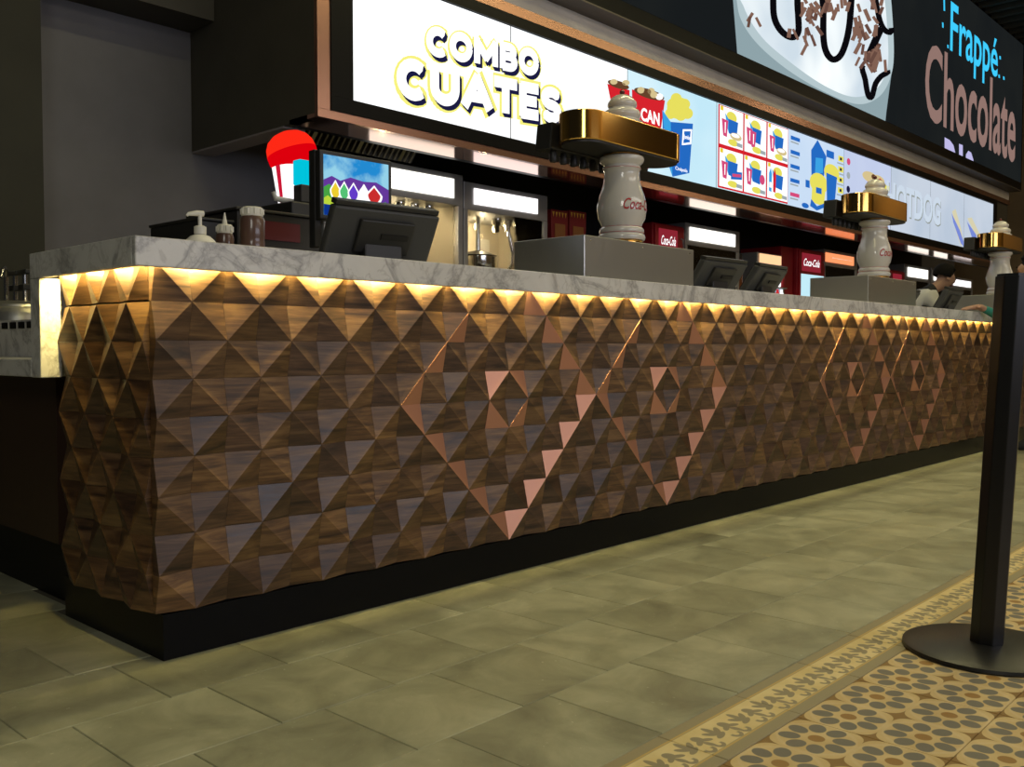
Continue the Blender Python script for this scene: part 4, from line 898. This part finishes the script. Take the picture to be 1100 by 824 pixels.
# hood filter under the bulkhead
hd = thing('extraction_hood', 'steel extraction hood with baffle slats under the bulkhead', 'hood', (4.2, 5.7, 2.2))
hp0, hp1 = Vector((3.63, 5.42, 2.60)), Vector((3.63, 5.74, 2.27))
MB().add([(3.63, 5.43, 2.615), (5.0, 5.43, 2.615), (5.0, 5.74, 2.28), (3.63, 5.74, 2.28), (3.63, 5.46, 2.618), (5.0, 5.46, 2.618), (5.0, 5.77, 2.29), (3.63, 5.77, 2.29)], [(0, 1, 2, 3), (7, 6, 5, 4), (0, 4, 5, 1), (1, 5, 6, 2), (2, 6, 7, 3), (3, 7, 4, 0)]).build('filter_plate', BLKPL, hd)
dv = Vector((0, .31, -.335)); nv = Vector((0, -.335, -.31)).normalized()
for k in range(26):
    x = 3.66+k*.052; wd = .016 if k % 8 == 7 else .007
    MB().obox(Vector((x, 5.585, 2.4475))+nv*.014, (1, 0, 0), dv, nv, wd, .215, .008).build('baffle_slat', CHROME if k % 8 == 7 else mat('baffle_steel%d' % k, (.35, .32, .25), .35, .9), hd)
vb = thing('ceiling_vent', 'flat steel vent grille under the far left of the bulkhead', 'vent', (3.9, 6.2, 2.45))
MB().box(3.64, 4.5, 5.95, 6.45, 2.58, 2.61).build('plate', BLKPL, vb)
for k in range(6): MB().box(3.66, 4.48, 5.99+k*.075, 6.025+k*.075, 2.555, 2.579).build('slat', ALU, vb)

# ------------------------------------------------------------------ things on the low counter
t = thing('steel_canister', 'rounded steel canister on the low side counter', 'canister', (1.525, 4.27, .7685))
MB().lathe([(.12, 0), (.15, .01), (.155, .16), (.15, .20), (.152, .205)], 1.525, 4.27, .7685, n=28).build('body', STEEL, t, smooth=True)
MB().lathe([(.156, .2055), (.156, .215), (.10, .232), (.02, .236)], 1.525, 4.27, .7685, n=28).build('lid', STEEL, t, smooth=True)
UL_ = ['black handled tap nearest the marble leg', 'black handled tap in the middle of the three', 'curved steel tap farthest left of the three']
for k in range(3):
    x_, y_ = 1.70, 4.72+.12*k
    t = thing('tap', UL_[k], 'tap', (x_, y_, .7685), 'taps behind the low counter')
    MB().tube([(x_, y_, .7685), (x_, y_, 1.15)], .012).build('shaft', CHROME, t, smooth=True)
    if k < 2: MB().obox((x_, y_, 1.162), (0, 1, 0), (1, 0, 0), (0, 0, 1), .055, .016, .011).build('grip', BLKPL, t, bevel=.004); MB().obox((x_, y_, 1.09), (0, 1, 0), (1, 0, 0), (0, 0, 1), .035, .020, .014).build('collar', BLKPL, t, bevel=.004)
    else: MB().tube([(x_, y_, 1.1505), (x_, y_-.01, 1.18), (x_-.02, y_-.04, 1.195), (x_-.04, y_-.07, 1.18), (x_-.05, y_-.08, 1.14)], .008).build('spout', CHROME, t, smooth=True)
MB().box(1.335, 1.355, 2.90, 5.2, .769, .908).build('tiled_upstand', MARBLE, LOW, bevel=.002)
for k in range(16):
    MB().box(1.3305, 1.3345, 2.95+.085*k, 3.005+.085*k, .876, .900).build('square_tile', BLACK, LOW)

# ------------------------------------------------------------------ people
SKIN = mat('skin', (.42, .24, .16), .5); HAIR = mat('black_hair', (.006, .005, .0045), .8, spec=.15); SHIRT = mat('white_shirt', (.62, .62, .60), .7); VEST = mat('black_vest', (.012, .012, .013), .7); TEAL = mat('teal_sleeve', (.02, .22, .17), .7); TROU = mat('dark_trousers', (.02, .022, .028), .8)
DARKM = mat('face_dark', (.03, .015, .012), .5)
def person(name, label, J, mats, pick, look, hair_shift):
    """J: name -> (pos, radius); one skinned surface rooted at the pelvis"""
    root = thing(name, label, 'person', (J['pelvis'][0][0], J['pelvis'][0][1], 0)); off = OFF[root.name]
    names = list(J); idx = {n: i for i, n in enumerate(names)}
    chains = [('pelvis', 'belly', 'chest', 'neck', 'jaw', 'head', 'crown')]
    for sd in 'LR':
        chains += [('chest', 'sh'+sd, 'el'+sd, 'wr'+sd, 'pa'+sd), ('pelvis', 'hi'+sd, 'kn'+sd, 'an'+sd, 'to'+sd)]
        chains += [('pa'+sd, f+sd+'1', f+sd+'2') for f in 'abcd'] + [('wr'+sd, 't'+sd+'1', 't'+sd+'2')]
    chains += [('jaw', 'nose')]
    ed = set()
    for c in chains:
        for a, b in zip(c, c[1:]): ed.add((idx[a], idx[b]))
    me = bpy.data.meshes.new(name); me.from_pydata([Vector(J[n][0])-off for n in names], list(ed), [])
    o = bpy.data.objects.new('body', me); C.objects.link(o)
    m1 = o.modifiers.new('skin', 'SKIN'); m1.use_smooth_shade = True
    for i, n in enumerate(names):
        r = J[n][1]; me.skin_vertices[0].data[i].radius = r if isinstance(r, tuple) else (r, r); me.skin_vertices[0].data[i].use_root = (n == 'pelvis')
    m2 = o.modifiers.new('smooth', 'SUBSURF'); m2.levels = 2; m2.render_levels = 2
    bpy.context.view_layer.update()
    nm = bpy.data.meshes.new_from_object(o.evaluated_get(bpy.context.evaluated_depsgraph_get()))
    bpy.data.objects.remove(o)
    b = bpy.data.objects.new('body', nm); C.objects.link(b); b.parent = root; OFF[b.name] = off
    nm.materials.clear()
    for m_ in mats: nm.materials.append(m_)
    segs = [(names[i], names[j], Vector(J[names[i]][0]), Vector(J[names[j]][0])) for i, j in ed]
    for p in nm.polygons:
        c = p.center+off; best = (9, None)
        for a, bb_, pa_, pb_ in segs:
            d = pb_-pa_; t = max(0, min(1, (c-pa_).dot(d)/max(d.length_squared, 1e-9))); q = (c-(pa_+d*t)).length
            if q < best[0]: best = (q, (a, bb_, t))
        p.material_index = pick(best[1], c); p.use_smooth = True
    hc = Vector(J['head'][0]); lk = Vector(look).normalized(); side = lk.cross(Vector((0, 0, 1))).normalized(); upv = side.cross(lk)
    hm = MB(); n1, n2 = 12, 20; vs = []; fs = []
    for i in range(n1+1):
        th = PI*.62*i/n1
        for k in range(n2):
            ph = 2*PI*k/n2; d = upv*math.cos(th)+(lk*math.cos(ph)+side*math.sin(ph))*math.sin(th)
            cut = 1.0
            if d.dot(lk) > .45 and d.dot(upv) < .45: cut = .80
            vs.append(hc+(hair_shift*.02)*(-lk)+upv*.025+d*.108*cut)
    for i in range(n1):
        for k in range(n2): fs.append((i*n2+k, i*n2+(k+1) % n2, (i+1)*n2+(k+1) % n2, (i+1)*n2+k))
    hm.add(vs, fs); hm.build('hair', HAIR, root, smooth=True)
    for sgn in (-1, 1):
        e = hc+lk*.088+side*.033*sgn-upv*.005; MB().obox(e, side, lk, upv, .013, .006, .005).build('eye', DARKM, root, bevel=.003)
        MB().obox(hc+lk*.090+side*.033*sgn+upv*.016, side, lk, upv, .017, .004, .003).build('eyebrow', HAIR, root)
        er = hc+side*.088*sgn-upv*.012; MB().obox(er, lk, side, upv, .018, .008, .030).build('ear', SKIN, root, bevel=.007)
    MB().obox(hc+lk*.085-upv*.068, side, lk, upv, .022, .006, .005).build('mouth', mat('lips', (.30, .10, .08), .5), root, bevel=.002)
    return root
def hand(J, sd, wr, pa, fwd, up, curl):
    fwd = Vector(fwd).normalized(); up = Vector(up).normalized(); sid = fwd.cross(up).normalized()*(1 if sd == 'R' else -1); pa = Vector(pa)
    J['pa'+sd] = (tuple(pa), (.036, .018))
    for k, (f, l) in enumerate(zip('abcd', (.068, .076, .070, .054))):
        b_ = pa+sid*(.030-.020*k)+fwd*.030; m1 = b_+fwd*l*.55-up*curl*.25; m2 = m1+fwd*l*.45-up*curl
        J[f+sd+'1'] = (tuple(m1), .0095); J[f+sd+'2'] = (tuple(m2), .008)
    J['t'+sd+'1'] = (tuple(Vector(wr)+sid*.045+fwd*.045), .011); J['t'+sd+'2'] = (tuple(Vector(wr)+sid*.055+fwd*.085-up*curl*.3), .009)

# worker bending over behind the counter, facing to the right
f_ = Vector((.66, -.75, 0)); sdv = Vector((.75, .66, 0)); H0 = Vector((9.82, 3.22, 1.515))
J = {}
J['pelvis'] = ((9.56, 3.62, .98), .155); J['belly'] = ((9.60, 3.55, 1.12), .145); J['chest'] = ((9.67, 3.43, 1.28), (.16, .125))
J['neck'] = ((9.755, 3.30, 1.405), .056); J['jaw'] = (tuple(H0+f_*.02-Vector((0, 0, .055))), .064); J['head'] = (tuple(H0), .090); J['crown'] = (tuple(H0-f_*.015+Vector((0, 0, .055))), .078)
J['nose'] = (tuple(H0+f_*.100-Vector((0, 0, .035))), .014)
for sd, sg in (('L', 1), ('R', -1)):
    sh = Vector((9.69, 3.41, 1.32))+sdv*.19*sg; el = sh+f_*.10+sdv*.05*sg-Vector((0, 0, .20)); wr = el+f_*.22-sdv*.06*sg-Vector((0, 0, .01)); pa = wr+f_*.07
    J['sh'+sd] = (tuple(sh), .066); J['el'+sd] = (tuple(el), .048); J['wr'+sd] = (tuple(wr), .030); hand(J, sd, wr, pa, f_, (0, 0, 1), .02)
    hp = Vector((9.56, 3.62, .92))+sdv*.10*sg; J['hi'+sd] = (tuple(hp-Vector((0, 0, .06))), .092); J['kn'+sd] = (tuple(Vector((hp.x, hp.y, .50))), .062); J['an'+sd] = (tuple(Vector((hp.x-.01, hp.y, .09))), .045); J['to'+sd] = (tuple(Vector((hp.x, hp.y, .045))+f_*.16), .042)
def pick_w(s_, c):
    a, b_, t = s_
    if a in ('jaw', 'head', 'nose') or b_ in ('jaw', 'crown') or a == 'neck': return 0
    if a[:2] in ('wr', 'pa') or (len(a) == 3 and a[0] in 'abcdt' and a[1] in 'LR'): return 0
    if a[:2] in ('hi', 'kn', 'an') or b_[:2] == 'hi': return 3
    if a[:2] in ('sh', 'el') or b_[:2] == 'sh': return 1
    return 2 if (c-Vector((9.66, 3.45, c.z))).dot(f_) > .02 or c.z < 1.15 else 1
person('person', 'worker in white shirt and black vest bending forward behind the counter', J, [SKIN, SHIRT, VEST, TROU], pick_w, f_+Vector((0, 0, -.35)), 1.0)

# customer at the counter front, one hand resting on the marble edge
J = {}; base = Vector((8.02, 1.93, 0)); lk = Vector((-.15, 1, 0)).normalized(); sdv = Vector((1, .15, 0)).normalized()
J['pelvis'] = (tuple(base+Vector((0, 0, .80))), .135); J['belly'] = (tuple(base+Vector((0, 0, .95))), .125); J['chest'] = (tuple(base+Vector((0, .02, 1.12))), (.145, .11)); J['neck'] = (tuple(base+Vector((-.01, .03, 1.28))), .050)
H1 = base+Vector((-.06, .06, 1.405)); J['jaw'] = (tuple(H1+lk*.02-Vector((0, 0, .055))), .060); J['head'] = (tuple(H1), .086); J['crown'] = (tuple(H1-lk*.01+Vector((0, 0, .055))), .074); J['nose'] = (tuple(H1+lk*.098-Vector((0, 0, .03))), .013)
sh = base+Vector((-.17, .02, 1.15)); el = Vector((7.74, 2.06, .985)); wr = Vector((7.525, 2.205, 1.112)); fd = Vector((-.80, .55, -.08))
J['shL'] = (tuple(sh), .058); J['elL'] = (tuple(el), .045); J['wrL'] = (tuple(wr), .029); hand(J, 'L', wr, wr+fd.normalized()*.07, fd, (0, 0, 1), .010)
sh = base+Vector((.18, .01, 1.15)); el = sh+Vector((.06, -.02, -.26)); wr = el+Vector((.0, .06, -.22)); J['shR'] = (tuple(sh), .058); J['elR'] = (tuple(el), .044); J['wrR'] = (tuple(wr), .029); hand(J, 'R', wr, wr+Vector((0, .01, -.07)), (0, .1, -1), (0, 1, 0), .02)
for sd, sg in (('L', -1), ('R', 1)):
    hp = base+sdv*.09*sg; J['hi'+sd] = (tuple(hp+Vector((0, 0, .73))), .088); J['kn'+sd] = (tuple(hp+Vector((0, .015, .42))), .058); J['an'+sd] = (tuple(hp+Vector((0, 0, .085))), .042); J['to'+sd] = (tuple(hp+Vector((0, .15, .040))), .038)
def pick_c(s_, c):
    a, b_, t = s_
    if a in ('jaw', 'head', 'nose', 'neck') or b_ in ('jaw', 'crown'): return 0
    if a[:2] in ('wr', 'pa') or (len(a) == 3 and a[0] in 'abcdt' and a[1] in 'LR'): return 0
    if a[:2] in ('hi', 'kn', 'an') or b_[:2] == 'hi' or c.z < .82: return 2
    return 1
person('person', 'customer in teal top resting a hand on the marble edge behind the queue post', J, [SKIN, TEAL, TROU], pick_c, lk, 1.0)
